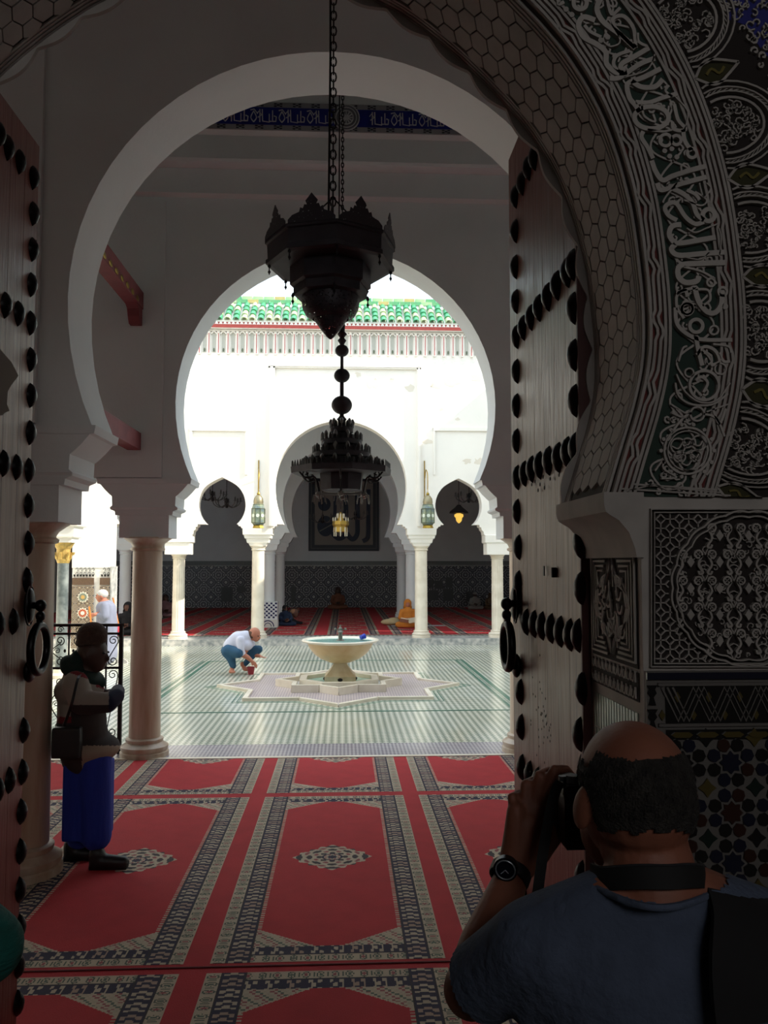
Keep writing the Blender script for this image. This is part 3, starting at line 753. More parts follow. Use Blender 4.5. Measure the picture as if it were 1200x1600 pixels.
slab('wall_portal',3.4,XR,2.1,2.55,0,7.4,plaster,'blank wall continuing on the other side of the portal','wall')
slab('wall_portal',-3.4,3.4,2.1,2.55,5.7,7.4,plaster,'blank wall above the portal','wall')
# corbels
for sx in (-1,1):
    pf=[(ZI-.005,.055,.03),(ZI+.02,.06,.035),(ZI+.06,.075,.035),(ZI+.09,.10,.035),(ZI+.105,.125,.04),(ZI+.112,.135,.045),(ZI+.13,.14,.05),(ZJ+.003,.14,.045)]
    o=MB()
    vs=[]
    for z,hx,d in pf:
        xi=AXP+sx*(JX+.04); x_in=AXP+sx*(JX-hx+.04)
        a,b=sorted((AXP+sx*(JX+.005),x_in)); vs+=[(a,YP0-.002-d*.25,z),(b,YP0-.002-d*.25,z),(b,YP1+.01,z),(a,YP1+.01,z)]
    fs=[(3,2,1,0)]+[(j*4+k,j*4+(k+1)%4,(j+1)*4+(k+1)%4,(j+1)*4+k) for j in range(len(pf)-1) for k in range(4)]+[tuple((len(pf)-1)*4+k for k in range(4))]
    o.add(vs,fs).build('corbel',carved_w,portal,smooth=30)
# arc-length parametrisation of the opening
cum=[0.0]
for a,b in zip(PRF[:-1],PRF[1:]): cum.append(cum[-1]+math.hypot(b[0]-a[0],b[1]-a[1]))
LT=cum[-1]
def pp(s):
    s=max(0,min(LT-1e-6,s)); i=int(np.searchsorted(cum,s,side='right'))-1; i=min(i,len(PRF)-2)
    t=(s-cum[i])/(cum[i+1]-cum[i]); a,b=PRF[i],PRF[i+1]
    # smoothed normal
    def tn(k):
        k=max(1,min(len(PRF)-2,k)); return (PRF[k+1][0]-PRF[k-1][0],PRF[k+1][1]-PRF[k-1][1])
    t0=tn(i); t1=tn(i+1); tx=t0[0]*(1-t)+t1[0]*t; tz=t0[1]*(1-t)+t1[1]*t; l=math.hypot(tx,tz)
    return a[0]+(b[0]-a[0])*t,a[1]+(b[1]-a[1])*t,tz/l,-tx/l      # position, outward normal
def sof(s,y,h):                         # on the soffit, raised inward
    x,z,nx,nz=pp(s); return (x-nx*h,YP0+y,z-nz*h)
def face(s,o,h):                        # on the front face, offset outward from the arch edge
    x,z,nx,nz=pp(s); return (x+nx*o,YP0-h,max(z+nz*o,EYE+.172))
# honeycomb relief on the soffit
mb=MB(); ch=.078; cw=.082
s=.12; r_=0
rows=int((LT-.10)/(ch*.75)); 
for r_ in range(rows):
    s=.06+ch*.75*r_
    for c in range(-1,5):
        y=.085+c*cw+(cw/2 if r_%2 else 0)
        if y>.40 or y<.03: continue
        if .20*LT<s<.80*LT and False: continue
        big=1.0
        pts=[(0,-.5),(.44,-.26),(.44,.26),(0,.5),(-.44,.26),(-.44,-.26)]
        P=[(s+q[1]*ch*.925,min(.385,max(.057,y+q[0]*cw*1.05))) for q in pts]
        mb.prism(P,lambda p:sof(p[0],p[1],0),lambda p:sof(p[0],p[1],.010))
tag(mb.build('carved_honeycomb',carved_w,portal,fix=True),kind='stuff')
mb=MB()
for y in (.02,.035,.05,.39,.403,.418,.432): mb.ribbon([(LT*k/120,y) for k in range(121)],.009,sof,.008)
mb.build('soffit_fillet',carved_w,portal)
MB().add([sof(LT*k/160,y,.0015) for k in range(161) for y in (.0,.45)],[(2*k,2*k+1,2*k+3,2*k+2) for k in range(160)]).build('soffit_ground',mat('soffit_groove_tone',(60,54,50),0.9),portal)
mb=MB()       # scalloped rear rim
n=420
for k in range(n+1):
    pass
vs=[]; fs=[]
for k in range(n+1):
    s_=LT*k/n; hh=.012+.022*abs(math.sin(s_/.17*PI))
    for (y,h) in ((.435,0),(.437,hh),(.452,hh),(.454,0)): vs.append(sof(s_,y,h))
for k in range(n):
    for j in range(3): fs.append((k*4+j,k*4+j+1,(k+1)*4+j+1,(k+1)*4+j))
mb.add(vs,fs).build('scalloped_rim',carved_w,portal,smooth=40)
# front face: grounds
def fband(o0,o1,h,mt,name,s0=0.0,s1=None,k=160):
    s1=LT if s1 is None else s1
    vs=[face(s0+(s1-s0)*i/k,o,h) for i in range(k+1) for o in (o0,o1)]
    return MB().add(vs,[(2*i,2*i+1,2*i+3,2*i+2) for i in range(k)]).build(name,mt,portal)
fband(.008,.05,.002,red_rec,'border_ground'); fband(.19,.25,.002,red_rec,'border_ground'); fband(.06,.19,.002,green_rec,'lettering_ground',0,LT)
# plain ground beyond the arch, where the scallops sit
def jog(s_,per=.165):
    u=(s_/per)%1.0
    return 0 if u<.55 else (math.sin((u-.55)/.45*PI*2)*.007)
mb=MB()
for o in (.004,.016,.030,.043,.055): mb.ribbon([(LT*k/300,o+(jog(LT*k/300) if o in (.016,.030) else 0)) for k in range(301)],.0085,face,.012)
for o in (.193,.206,.219,.232,.246,.256): mb.ribbon([(LT*k/300,o+(jog(LT*k/300+.05) if o in (.206,.219) else 0)) for k in range(301)],.0085,face,.012)
tag(mb.build('knotwork_border',carved,portal),kind='stuff')
# lettering carved in the band, traced stroke by stroke
cal=MB()
def px2(u,v,h): 
    p=at(u,v,YP0); return (p.x,YP0-h,p.z)
def cs(ox,oy,sc_,pts,w_,n=5,closed=False,h=.016):
    P=[(ox+a/sc_,oy+b/sc_) for a,b in pts]
    P=[(p.x,p.y) for p in cr(P,n,closed)] if len(P)>2 else P
    cal.ribbon(P,w_/sc_,px2,h,0,closed)
A=lambda pts,w_,c=False: cs(840,0,3.333,pts,w_,closed=c)
B=lambda pts,w_,c=False: cs(960,150,4.571,pts,w_,closed=c)
Cc=lambda pts,w_,c=False: cs(800,400,3.0,pts,w_,closed=c)
def ring(fn,cx,cy,r,w_,ry=None): fn(circ(cx,cy,r,12,ry),w_,True)
def dots(fn,L_,r):
    for (a,b) in L_: fn(circ(a,b,r*.5,6),r*1.05,True)
ring(A,213,35,34,24); A([(330,0),(300,60),(330,130),(420,200),(500,270)],30); A([(500,268),(490,170),(440,105),(388,112),(385,150),(430,205),(495,268)],22)
A([(290,125),(230,108),(205,150),(230,210),(300,250),(345,290),(350,350),(400,395),(455,395)],30); A([(235,150),(268,185),(322,212)],18); A([(110,0),(100,40),(130,30)],20)
A([(350,0),(362,60),(380,95),(420,60)],18)
dots(A,[(140,68),(170,96),(355,212),(320,228)],14)
A([(570,268),(480,320),(425,355),(430,410)],28); A([(470,282),(400,310),(388,360),(430,400)],20); A([(600,322),(520,352),(420,420),(365,425)],28); A([(630,375),(540,420),(470,445),(455,470),(470,530),(495,560),(520,600)],28)
A([(640,430),(600,468),(530,470),(480,440)],28); A([(715,505),(640,525),(570,550),(500,548)],24); A([(672,462),(655,490),(690,520)],13)
A([(510,190),(515,235),(560,260)],16); ring(A,582,628,88,27,58); A([(530,560),(545,620),(600,650),(590,610)],12); A([(700,560),(720,640),(760,690),(700,690),(690,650)],20)
A([(540,700),(530,730),(560,780),(590,840)],24); A([(560,690),(640,700),(690,690)],12); ring(A,655,745,30,18); ring(A,710,745,24,18); dots(A,[(650,800),(687,790),(676,828),(713,832)],13)
A([(745,690),(755,750),(790,800)],24); ring(A,792,812,24,18); A([(705,520),(770,600),(750,700)],7); A([(440,420),(560,380),(600,300)],8); A([(360,120),(420,230),(370,260),(330,230)],8)
B([(640,520),(540,545),(400,590),(330,620),(280,560),(250,480)],38); B([(640,598),(560,618),(430,655),(320,690),(290,640)],38); B([(500,690),(560,720),(590,760)],26)
B([(400,680),(480,720),(540,780),(570,860),(620,905)],36); ring(B,655,868,42,36); B([(430,905),(370,870),(345,815),(385,780),(430,790),(490,880),(560,930),(620,915)],34)
B([(460,935),(400,945),(375,1000),(410,1060),(470,1065),(560,1050),(705,1025)],40); B([(765,1130),(600,1142),(440,1152),(390,1110),(420,1075)],40)
B([(772,1205),(600,1210),(455,1225),(440,1300),(490,1345),(570,1335),(585,1300)],42); B([(480,1235),(600,1265),(700,1320)],16); B([(560,1395),(585,1480),(640,1550),(700,1560),(745,1500),(750,1400)],40)
B([(560,1395),(650,1400),(665,1470),(610,1510)],18); ring(B,500,1530,38,24); ring(B,672,1345,28,16); ring(B,755,1410,30,20); dots(B,[(772,1515)],22); B([(540,1385),(440,1420),(430,1520),(480,1600)],22)
B([(590,640),(620,740),(670,680),(640,640)],10); B([(480,760),(600,800),(640,760),(560,700)],12); B([(500,960),(560,990),(640,960),(720,930)],10); B([(730,960),(745,1040),(730,1160)],9); B([(500,1170),(600,1180),(660,1130)],8)
B([(430,640),(350,740),(330,780)],14)
Cc([(755,250),(765,330),(830,385),(900,400),(1020,400)],20); Cc([(760,185),(800,170),(810,200)],18); Cc([(850,380),(860,440),(880,520)],22); ring(Cc,852,335,30,18); ring(Cc,935,355,20,10); ring(Cc,810,258,26,14)
Cc([(855,470),(890,432),(940,450),(960,500),(920,520)],16); Cc([(770,500),(790,440),(810,430)],10); Cc([(960,460),(980,500),(1010,500)],14); Cc([(930,420),(1000,430),(1015,460)],10)
ring(Cc,890,612,68,14); Cc([(850,590),(875,572),(905,600),(885,645)],14); ring(Cc,820,553,20,8); ring(Cc,965,535,26,8); Cc([(755,600),(770,660),(830,700),(930,700),(1000,650)],10); Cc([(760,560),(800,640),(870,690),(950,680),(1010,600)],8)
ring(Cc,857,745,32,10); Cc([(735,835),(790,765),(830,740)],11); Cc([(885,745),(945,765),(985,850)],11); Cc([(900,735),(1000,700)],8); Cc([(740,740),(790,760),(760,720)],10); Cc([(930,720),(960,790),(990,720)],14)
Cc([(735,700),(800,740),(830,740)],8)
ring(Cc,812,916,108,11); ring(Cc,812,916,92,6)
for k in range(14):
    a=2*PI*k/14; dots(Cc,[(812+124*math.cos(a),916+124*math.sin(a))],9)
for (a,b,r) in ((865,880,34),(768,893,34),(812,968,40),(812,880,22),(850,940,26),(775,945,26)): ring(Cc,a,b,r,8); Cc([(a-r,b),(a,b+r*.4),(a+r*.5,b-r*.3)],7)
Cc([(660,1010),(700,960),(700,1000),(760,1040),(690,1045)],9); Cc([(900,1030),(930,990),(950,940),(960,880)],9)
# thin vine filling the ground behind the letters
rr=random.Random(31)
for ph_ in (0,PI):
    cal.ribbon([(.05+(LT*.5-.05)*k/260,.125+.048*math.sin(k*.30+ph_)) for k in range(261)],.0055,face,.009,.002)
for k in range(150):
    s0=rr.uniform(.03,LT*.5); o0=rr.uniform(.075,.178); r1=rr.uniform(.009,.017); a0=rr.uniform(0,6.3); dr=rr.choice((-1,1))
    cal.ribbon([(s0+r1*math.cos(a0+dr*t*.85)*(1-t*.11),o0+r1*math.sin(a0+dr*t*.85)*(1-t*.11)) for t in range(8)],.0055,face,.010,.002)
tag(cal.build('carved_lettering',carved_w,portal),kind='stuff')
# foot of the band
ft_=MB()
for (pts,w_) in ((([(965,764),(1138,775)]),3.0),(([(985,757),(1120,766)]),3.0),(([(976,768),(1020,757),(1040,766),(1060,764),(1122,770)]),2.4)):
    ft_.ribbon(pts,w_,px2,.013)
tag(ft_.build('band_foot',carved,portal),kind='stuff')
# scalloped lobes outside the band: rings, leaves and filigree
lob=MB(); leaf=MB(); yel=MB(); blue_g=MB(); per=.235
k=0; s_=.10
FX=lambda s0,o0: (lambda u,v,h: face(s0+u/(1+1.1*max(0,(o0+v))) ,o0+v,h))
while s_<LT*.5:
    # pointed leaf at s_, lobe between s_ and s_+per
    fn=FX(s_,.262)
    lf=[(-.0,0),(.028,.03),(.03,.06),(0,.12)]
    leaf.prism([(0,0),(.022,.02),(.028,.05),(.016,.085),(0,.115),(-.016,.085),(-.028,.05),(-.022,.02)],lambda p:fn(p[0],p[1],.002),lambda p:fn(p[0],p[1],.006))
    lob.ribbon([(p.x,p.y) for p in cr([(0,-.005),(.03,.03),(.032,.06),(0,.125)],5)],.008,fn,.014); lob.ribbon([(p.x,p.y) for p in cr([(0,-.005),(-.03,.03),(-.032,.06),(0,.125)],5)],.008,fn,.014)
    yel.ribbon([(p.x,p.y) for p in cr([(0,.03),(.01,.05),(-.008,.065),(.004,.085)],3)],.008,fn,.010)
    fm=FX(s_+per/2,.262)
    for r0,w_ in ((.082,.008),(.100,.005),(.112,.005),(.128,.006)):
        lob.ribbon([(r0*math.cos(a),max(0,.04+r0*1.15*math.sin(a))) for a in [(-.35+(PI+.7)*j/20) for j in range(21)]],w_,fm,.014)
    for j in range(30):
        a=-.3+(PI+.6)*j/30; b=-.3+(PI+.6)*(j+1.6)/30
        lob.ribbon([(.101*math.cos(a),.04+.101*1.15*math.sin(a)),(.112*math.cos(b),.04+.112*1.15*math.sin(b))],.003,fm,.010)
    rr=random.Random(k)
    for j in range(60):
        x0=rr.uniform(-.065,.065); y0=rr.uniform(.0,.115)
        if math.hypot(x0,(y0-.04)/1.15)>.074: continue
        r1=rr.uniform(.008,.016); a0=rr.uniform(0,6)
        lob.ribbon([(x0+r1*math.cos(a0+t*.9)*(1-t*.12),y0+r1*math.sin(a0+t*.9)*(1-t*.12)) for t in range(6)],.0045,fm,.011)
    s_+=per; k+=1
for bsrc,nm,mt in ((lob,'filigree_lobes',carved),(leaf,'leaf_ground',mat('dark_olive_leaf_ground',(52,50,26),0.9)),(yel,'painted_sprig',mat('yellow_painted_sprig',(104,94,40),0.8))):
    tag(bsrc.build(nm,mt,portal,fix=(nm=='leaf_ground')),kind='stuff')
sc2=MB(); rr=random.Random(77)
for k in range(230):
    s0=rr.uniform(.0,LT*.42); o0=rr.uniform(.43,.56); r1=rr.uniform(.008,.017); a0=rr.uniform(0,6.3)
    if face(s0,o0,0)[2]<EYE+.2: continue
    sc2.ribbon([(s0+r1*math.cos(a0+t*.85)*(1-t*.11)/1.5,o0+r1*math.sin(a0+t*.85)*(1-t*.11)) for t in range(8)],.005,face,.011,.002)
tag(sc2.build('outer_filigree',carved,portal),kind='stuff')
# dark recessed grounds of the lobes and the blue corner
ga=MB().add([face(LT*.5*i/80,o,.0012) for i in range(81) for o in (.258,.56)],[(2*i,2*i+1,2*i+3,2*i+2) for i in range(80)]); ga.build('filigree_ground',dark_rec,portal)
bl=MB(); 
bl.prism([(1128,-60),(1136,30),(1165,40),(1190,80),(1230,120),(1500,160),(1500,-300),(1100,-300)],lambda p:px2(p[0],p[1],.0013),lambda p:px2(p[0],p[1],.002)); bl.build('blue_ground',mat('deep_blue_painted_ground',(44,46,120),0.9),portal,fix=True)
sw=MB(); rr=random.Random(11)
for j in range(150):
    u,v=rr.uniform(1132,1330),rr.uniform(-80,118)
    if v>40+(u-1150)*1.0: continue
    r1=rr.uniform(5,10); a0=rr.uniform(0,6)
    sw.ribbon([(u+r1*math.cos(a0+t*.8)*(1-t*.1),v+r1*math.sin(a0+t*.8)*(1-t*.1)) for t in range(7)],2.6,px2,.011)
tag(sw.build('scrollwork',carved,portal),kind='stuff')
# square panel of arabesque
x0,x1,y0,y1=1015,1318,796,1041
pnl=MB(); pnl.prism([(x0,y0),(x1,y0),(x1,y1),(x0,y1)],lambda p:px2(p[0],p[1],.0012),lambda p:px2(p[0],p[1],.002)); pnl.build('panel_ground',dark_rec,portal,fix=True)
pn=MB(); cxp,cyp,Rp=1166,919,118
for d_,w_ in ((0,2.5),(5,2.5)):
    pn.ribbon([(x0+d_,y0+d_),(x1-d_,y0+d_),(x1-d_,y1-d_),(x0+d_,y1-d_)],w_,px2,.013,closed=True)
for r0,w_ in ((Rp,3.2),(Rp-8,2.6)):
    pn.ribbon([((r0+3*abs(math.sin(a*10)))*math.cos(a)+cxp,(r0+3*abs(math.sin(a*10)))*math.sin(a)+cyp) for a in [2*PI*k/160 for k in range(160)]],w_,px2,.016,closed=True)
def clipseg(fn_,a,b,w_,dst):
    n=14; run=[]
    for i in range(n+1):
        t=i/n; p=(a[0]+(b[0]-a[0])*t,a[1]+(b[1]-a[1])*t)
        if fn_(p): run.append(p)
        else:
            if len(run)>1: dst.ribbon([run[0],run[-1]],w_,px2,.010)
            run=[]
    if len(run)>1: dst.ribbon([run[0],run[-1]],w_,px2,.010)
outside=lambda p: math.hypot(p[0]-cxp,p[1]-cyp)>Rp+5 and x0+7<p[0]<x1-7 and y0+7<p[1]<y1-7
g_=14.5
for i in range(-2,24):
    for j in range(-2,20):
        bx,by=x0+8+i*g_,y0+8+j*g_
        if (i+j)%2==0:
            for (a,b) in (((0,g_*.5),(g_*.5,0)),((g_*.5,0),(g_,g_*.5)),((g_,g_*.5),(g_*.5,g_)),((g_*.5,g_),(0,g_*.5))): clipseg(outside,(bx+a[0],by+a[1]),(bx+b[0],by+b[1]),2.2,pn)
        else:
            clipseg(outside,(bx+g_*.5,by),(bx+g_*.5,by+g_),2.2,pn)
            clipseg(outside,(bx,by+g_*.5),(bx+g_,by+g_*.5),2.0,pn)
for i in range(-2,3):
    for j in range(-3,4):
        u,v=cxp+i*45+(0),cyp+j*41
        if math.hypot(u-cxp,v-cyp)>Rp-14: continue
        pn.prism([(u,v-9),(u+6,v),(u,v+9),(u-6,v)],lambda p:px2(p[0],p[1],.0),lambda p:px2(p[0],p[1],.014))
        for s2 in (-1,1):
            pn.ribbon(circ(u+s2*12,v-12,6,10),3.2,px2,.014,closed=True); pn.ribbon([(u+s2*8,v-16),(u+s2*16,v-8)],1.4,px2,.012); pn.ribbon([(u+s2*8,v-8),(u+s2*16,v-16)],1.4,px2,.012)
            pn.ribbon([(p.x,p.y) for p in cr([(u+s2*18,v-10),(u+s2*12,v+4),(u+s2*19,v+16),(u+s2*14,v+19),(u+s2*12,v+14)],4)],3.6,px2,.014)
            pn.ribbon([(p.x,p.y) for p in cr([(u+s2*22.5,v+4),(u+s2*15,v+10),(u+s2*22.5,v+30)],4)],1.8,px2,.012)
rr=random.Random(15)
for k in range(110):
    a=rr.uniform(0,6.3); r_2=Rp*math.sqrt(rr.random())*.9; u,v=cxp+r_2*math.cos(a),cyp+r_2*math.sin(a); r1=rr.uniform(4,8); a0=rr.uniform(0,6.3)
    if u<x1-6: pn.ribbon([(u+r1*math.cos(a0+t*.9)*(1-t*.12),v+r1*math.sin(a0+t*.9)*(1-t*.12)) for t in range(7)],1.7,px2,.009)
tag(pn.build('arabesque_relief',carved,portal,fix=False),kind='stuff')
# jamb panel on the inner face of the portal
jx=AXP+JX
def jf(u,v,h): return (jx-h, YP0+u, v)         # u depth, v height
zt=at(930,852,YP1-.05).z; 
jm=MB(); z_a,z_b,z_c,z_d=2.085,1.775,1.685,1.60
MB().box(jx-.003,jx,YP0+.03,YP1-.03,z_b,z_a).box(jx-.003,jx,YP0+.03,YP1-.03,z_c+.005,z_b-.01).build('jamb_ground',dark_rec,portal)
ym=(YP1-YP0)/2
for i in range(4):
    d_=.04+.022*i
    for s1,s2 in ((1,1),(-1,1),(1,-1),(-1,-1)):
        zc=(z_a+z_b)/2; hh=(z_a-z_b)/2
        q_=[(ym+s1*(.185-.02*i),zc+s2*.0),(ym+s1*(.185-.02*i),zc+s2*(hh-.015-.014*i)),(ym+s1*(.04+.012*i),zc+s2*(hh-.015-.014*i))]
        jm.ribbon(q_,.008,jf,.008)
        jm.ribbon([(p.x,p.y) for p in cr([(ym+s1*.012,zc+s2*(hh-.02)),(ym+s1*(.02+.012*i),zc+s2*(hh-.06-.01*i)),(ym+s1*(.09+.012*i),zc+s2*(.07-.01*i)),(ym+s1*(.125+.01*i),zc)],5)],.007,jf,.009)
rr=random.Random(21)
for k in range(34):
    u=ym+rr.uniform(-.10,.10); v=(z_a+z_b)/2+rr.uniform(-.085,.085)
    if rr.random()<.45: jm.ribbon([(u,v-.03),(u+.004,v+.03)],.008,jf,.010)
    else: jm.ribbon([(p.x,p.y) for p in cr([(u-.022,v+.008),(u-.01,v-.012),(u+.012,v-.01),(u+.022,v+.012)],4)],.008,jf,.010)
for row in range(2):
    for k in range(11):
        u=.045+k*.034; v=z_c+.012+row*.042
        jm.ribbon([(u,v),(u+.003,v+.03)],.006,jf,.007); jm.ribbon([(p.x,p.y) for p in cr([(u+.006,v+.02),(u+.014,v+.002),(u+.026,v+.006),(u+.026,v+.022)],3)],.006,jf,.007)
tag(jm.build('jamb_relief',carved_w,portal),kind='stuff')
jt=mat('pale_green_glazed_strip',(148,160,144),0.3,noise=0.3,nscale=20); strip=MB().box(-.003,0,-.0085,.0085,-.05,.05).mesh('glazed_strip',jt)
for row in range(3):
    for k in range(16): link('glazed_strip',strip,portal,(jx-.0005,YP0+.05+k*.0235,z_c-.075-row*.105))
# outer dado of the portal: zigzag band, narrow band and star mosaic
dd=struct(MB().box(jx+.002,3.3,YP0-.012,YP0,0,1.775).build('wall_dado',mat('pale_grout_strapwork',(96,92,88),0.6)),'glazed star mosaic dado of the portal in deep shade behind the photographer','wall')
bt=mat('black_blue_glazed_tile',(26,28,44),0.25); kt=mat('near_black_glazed_tile',(24,24,24),0.25); ot=mat('olive_yellow_glazed_tile',(78,68,34),0.3); gt=mat('dark_green_glazed_tile',(22,36,32),0.3); rt=mat('brown_red_glazed_tile',(48,26,20),0.3)
MB().box(jx+.002,3.3,YP0-.02,YP0-.012,1.755,1.772).build('blue_edging',bt,dd)
zz=MB(); zg=MB()
MB().box(jx+.05,2.2,YP0-.015,YP0-.012,1.635,1.745).build('zigzag_ground',kt,dd)
dfn=lambda u,v,h:(u,YP0-.012-h,v)
pts=[]; x=.84; up=True
for off in (0,.014,.028):
    pts=[]; x=.80+off*.0; up=True
    P=[]
    for k in range(26): P.append((.81+off+k*.0405*1.0,1.65 if k%2 else 1.735))
    zz.ribbon(P,.006,dfn,.006)
for z in (1.640,1.742): zz.ribbon([(.80,z),(2.2,z)],.008,dfn,.007)
tag(zz.build('zigzag_strapwork',mat('pale_grout_strapwork',(96,92,88),0.6),dd),kind='stuff')
x=.85; ym_=MB().prism([(0,-.014),(.008,0),(0,.014),(-.008,0)],lambda p:dfn(p[0],p[1],.0),lambda p:dfn(p[0],p[1],.005)).mesh('diamond_tile',ot,fix=True)
for k in range(14):
    link('diamond_tile',ym_,dd,(.85+k*.081,0,1.71)); link('diamond_tile',ym_,dd,(.81+k*.081,0,1.665))
MB().box(jx+.05,2.2,YP0-.015,YP0-.012,1.603,1.628).build('narrow_band_ground',kt,dd)
hx=MB().prism([(-.028,0),(-.018,.007),(.018,.007),(.028,0),(.018,-.007),(-.018,-.007)],lambda p:dfn(p[0],p[1],.003),lambda p:dfn(p[0],p[1],.007)).mesh('band_tile',ot,fix=True)
for k in range(16): link('band_tile',hx,dd,(.86+k*.066,0,1.6155))
cbm=MB().prism([(-.010,-.03),(-.004,-.01),(-.012,.0),(-.008,.01),(-.014,.02),(.014,.02),(.008,.01),(.012,0),(.004,-.01),(.010,-.03)],lambda p:dfn(p[0],p[1],0),lambda p:dfn(p[0],p[1],.004)).mesh('edge_tile',kt,fix=True)
for k in range(6): link('edge_tile',cbm,dd,(.785,0,1.72-k*.06))
def starpts(n,r0,r1,a0=0): return [((r0 if k%2==0 else r1)*math.cos(a0+PI*k/n),(r0 if k%2==0 else r1)*math.sin(a0+PI*k/n)) for k in range(2*n)]
def pcs(pts,m_,nm): return MB().prism(pts,lambda p:dfn(p[0],p[1],0),lambda p:dfn(p[0],p[1],.005)).mesh(nm,m_,fix=True)
cs_=.125
star8=[pcs(starpts(8,.029,.021),m_,'star_tile') for m_ in (kt,bt,gt,rt)]
kite=[pcs([(0,-.016),(.014,-.008),(.016,.006),(.008,.017),(-.008,.017),(-.016,.006),(-.014,-.008)],m_,'kite_tile') for m_ in (kt,bt,kt,rt,bt)]
cross=[pcs([(0,.024),(.010,.010),(.024,0),(.010,-.010),(0,-.024),(-.010,-.010),(-.024,0),(-.010,.010)],m_,'cross_tile') for m_ in (kt,ot,gt)]
cnt=0
for j in range(5):
    z=1.545-j*cs_
    for i in range(6):
        x=.86+i*cs_; 
        if x>1.55: continue
        link('star_tile',star8[(i+2*j)%4],dd,(x,0,z))
        for k in range(8):
            a=PI/4*k+PI/8; 
            o=link('kite_tile',kite[(k+i+j)%5],dd,(x+.045*math.cos(a),0,z+.045*math.sin(a))); o.rotation_euler=(0,-(a-PI/2)+0,0)
        link('cross_tile',cross[(i+j)%3],dd,(x+cs_/2,0,z+cs_/2))
# ================================================================== doors
def atX(px,py,X):
    d=ray(px,py); return Vector((0,0,EYE))+d*(X/d.x)
def stud_mesh():
    vs=[];fs=[];n=16
    rings=[(1.08,0),(1.0,.006),(.82,.017),(.45,.026)]
    for s_,h in rings:
        for k in range(n):
            a=2*PI*k/n; c_,q_=math.cos(a),math.sin(a)
            zz_=.046*q_*(1 if abs(q_)<.99 else 1.12); yy=.036*c_*(1-.16*abs(q_))
            vs.append((h,yy*s_,zz_*s_))
    for j in range(3):
        for k in range(n): fs.append((j*n+k,j*n+(k+1)%n,(j+1)*n+(k+1)%n,(j+1)*n+k))
    vs.append((.029,0,0)); c_=len(vs)-1
    for k in range(n): fs.append((3*n+k,3*n+(k+1)%n,c_))
    return MB().add(vs,fs).mesh('stud',stud_m,smooth=40)
studm=stud_mesh()
def door(name,X,sgn,label,studs,htop):
    """leaf opened back at right angles to the portal; sgn = direction its studded face looks"""
    t=thing(name,(X,YP1+.01,0),label,'door',kind='structure')
    W=1.06; n=7
    for k in range(n):
        a=W*k/n; b=W*(k+1)/n
        MB().loft([(0.02,.025,(b-a)/2-.0012),(htop,.025,(b-a)/2-.0012)],(-sgn*.03,(a+b)/2,0)).build('plank',wood,t)
    for z in (.5,2.0,3.4): MB().box(-.02,.02,.02,W-.02,z-.07,z+.07).build('ledge',wood,t).location=(-sgn*.075,0,0)
    MB().box(-.03,.03,-.012,.0,.02,htop).build('edge_rail',mat('dark_red_door_edge',(74,30,26),0.6),t).location=(-sgn*.03,0,0)
    for (px,py) in studs:
        p=atX(px,py,X+sgn*.012)
        if not (YP1-.0<p.y<YP1+W+.03): p.y=min(max(p.y,YP1+.04),YP1+W)
        link('stud',studm,t,(-sgn*.005,p.y-t.location.y,p.z),(0,0,0 if sgn>0 else PI))
    return t
rs=[(830,246),(821,262),(811,286),(801,307),(801,361),(801,417),(802,471),(803,580),(803,634),(803,689),
 (881,425),(865,446),(851,464),(837,481),(825,496),(813,512),(803,526),(896,405),(898,473),(899,548),(898,622),(899,698),
 (881,707),(867,715),(852,720),(838,727),(826,733),(815,740),(804,746),(804,799),(806,855),(806,911),(900,770),(901,847),(902,919),(904,995),
 (885,992),(870,987),(856,982),(842,978),(830,975),(818,972),(904,1076),(906,1152),(809,1081),(810,1136),(811,1199),(823,1210),(835,1221),(848,1234),(862,1248),(878,1264),(893,1281),(908,1300),(909,1380),(812,1262),(813,1330),(814,1400)]
ls=[(4,210),(18,231),(36,253),(57,278),(57,334),(56,390),(54,445),(14,477),(34,490),(53,505),(53,562),(53,618),(52,676),(11,724),(31,730),(50,735),(49,790),(49,849),(47,906),
 (3,975),(26,971),(42,1141),(40,1206),(20,1219),(2,1234),(38,1268),(37,1330),(36,1390),(36,1448),(34,1508),(33,1567)]
XR_,XL_=.742,-1.343
dR=door('door_1',XR_,-1,'tall weathered wooden door leaf with black studs behind the photographer',rs,EYE+1.83)
dL=door('door_2',XL_,1,'studded wooden door leaf at the very edge beside the man in the cap',ls,EYE+1.84)
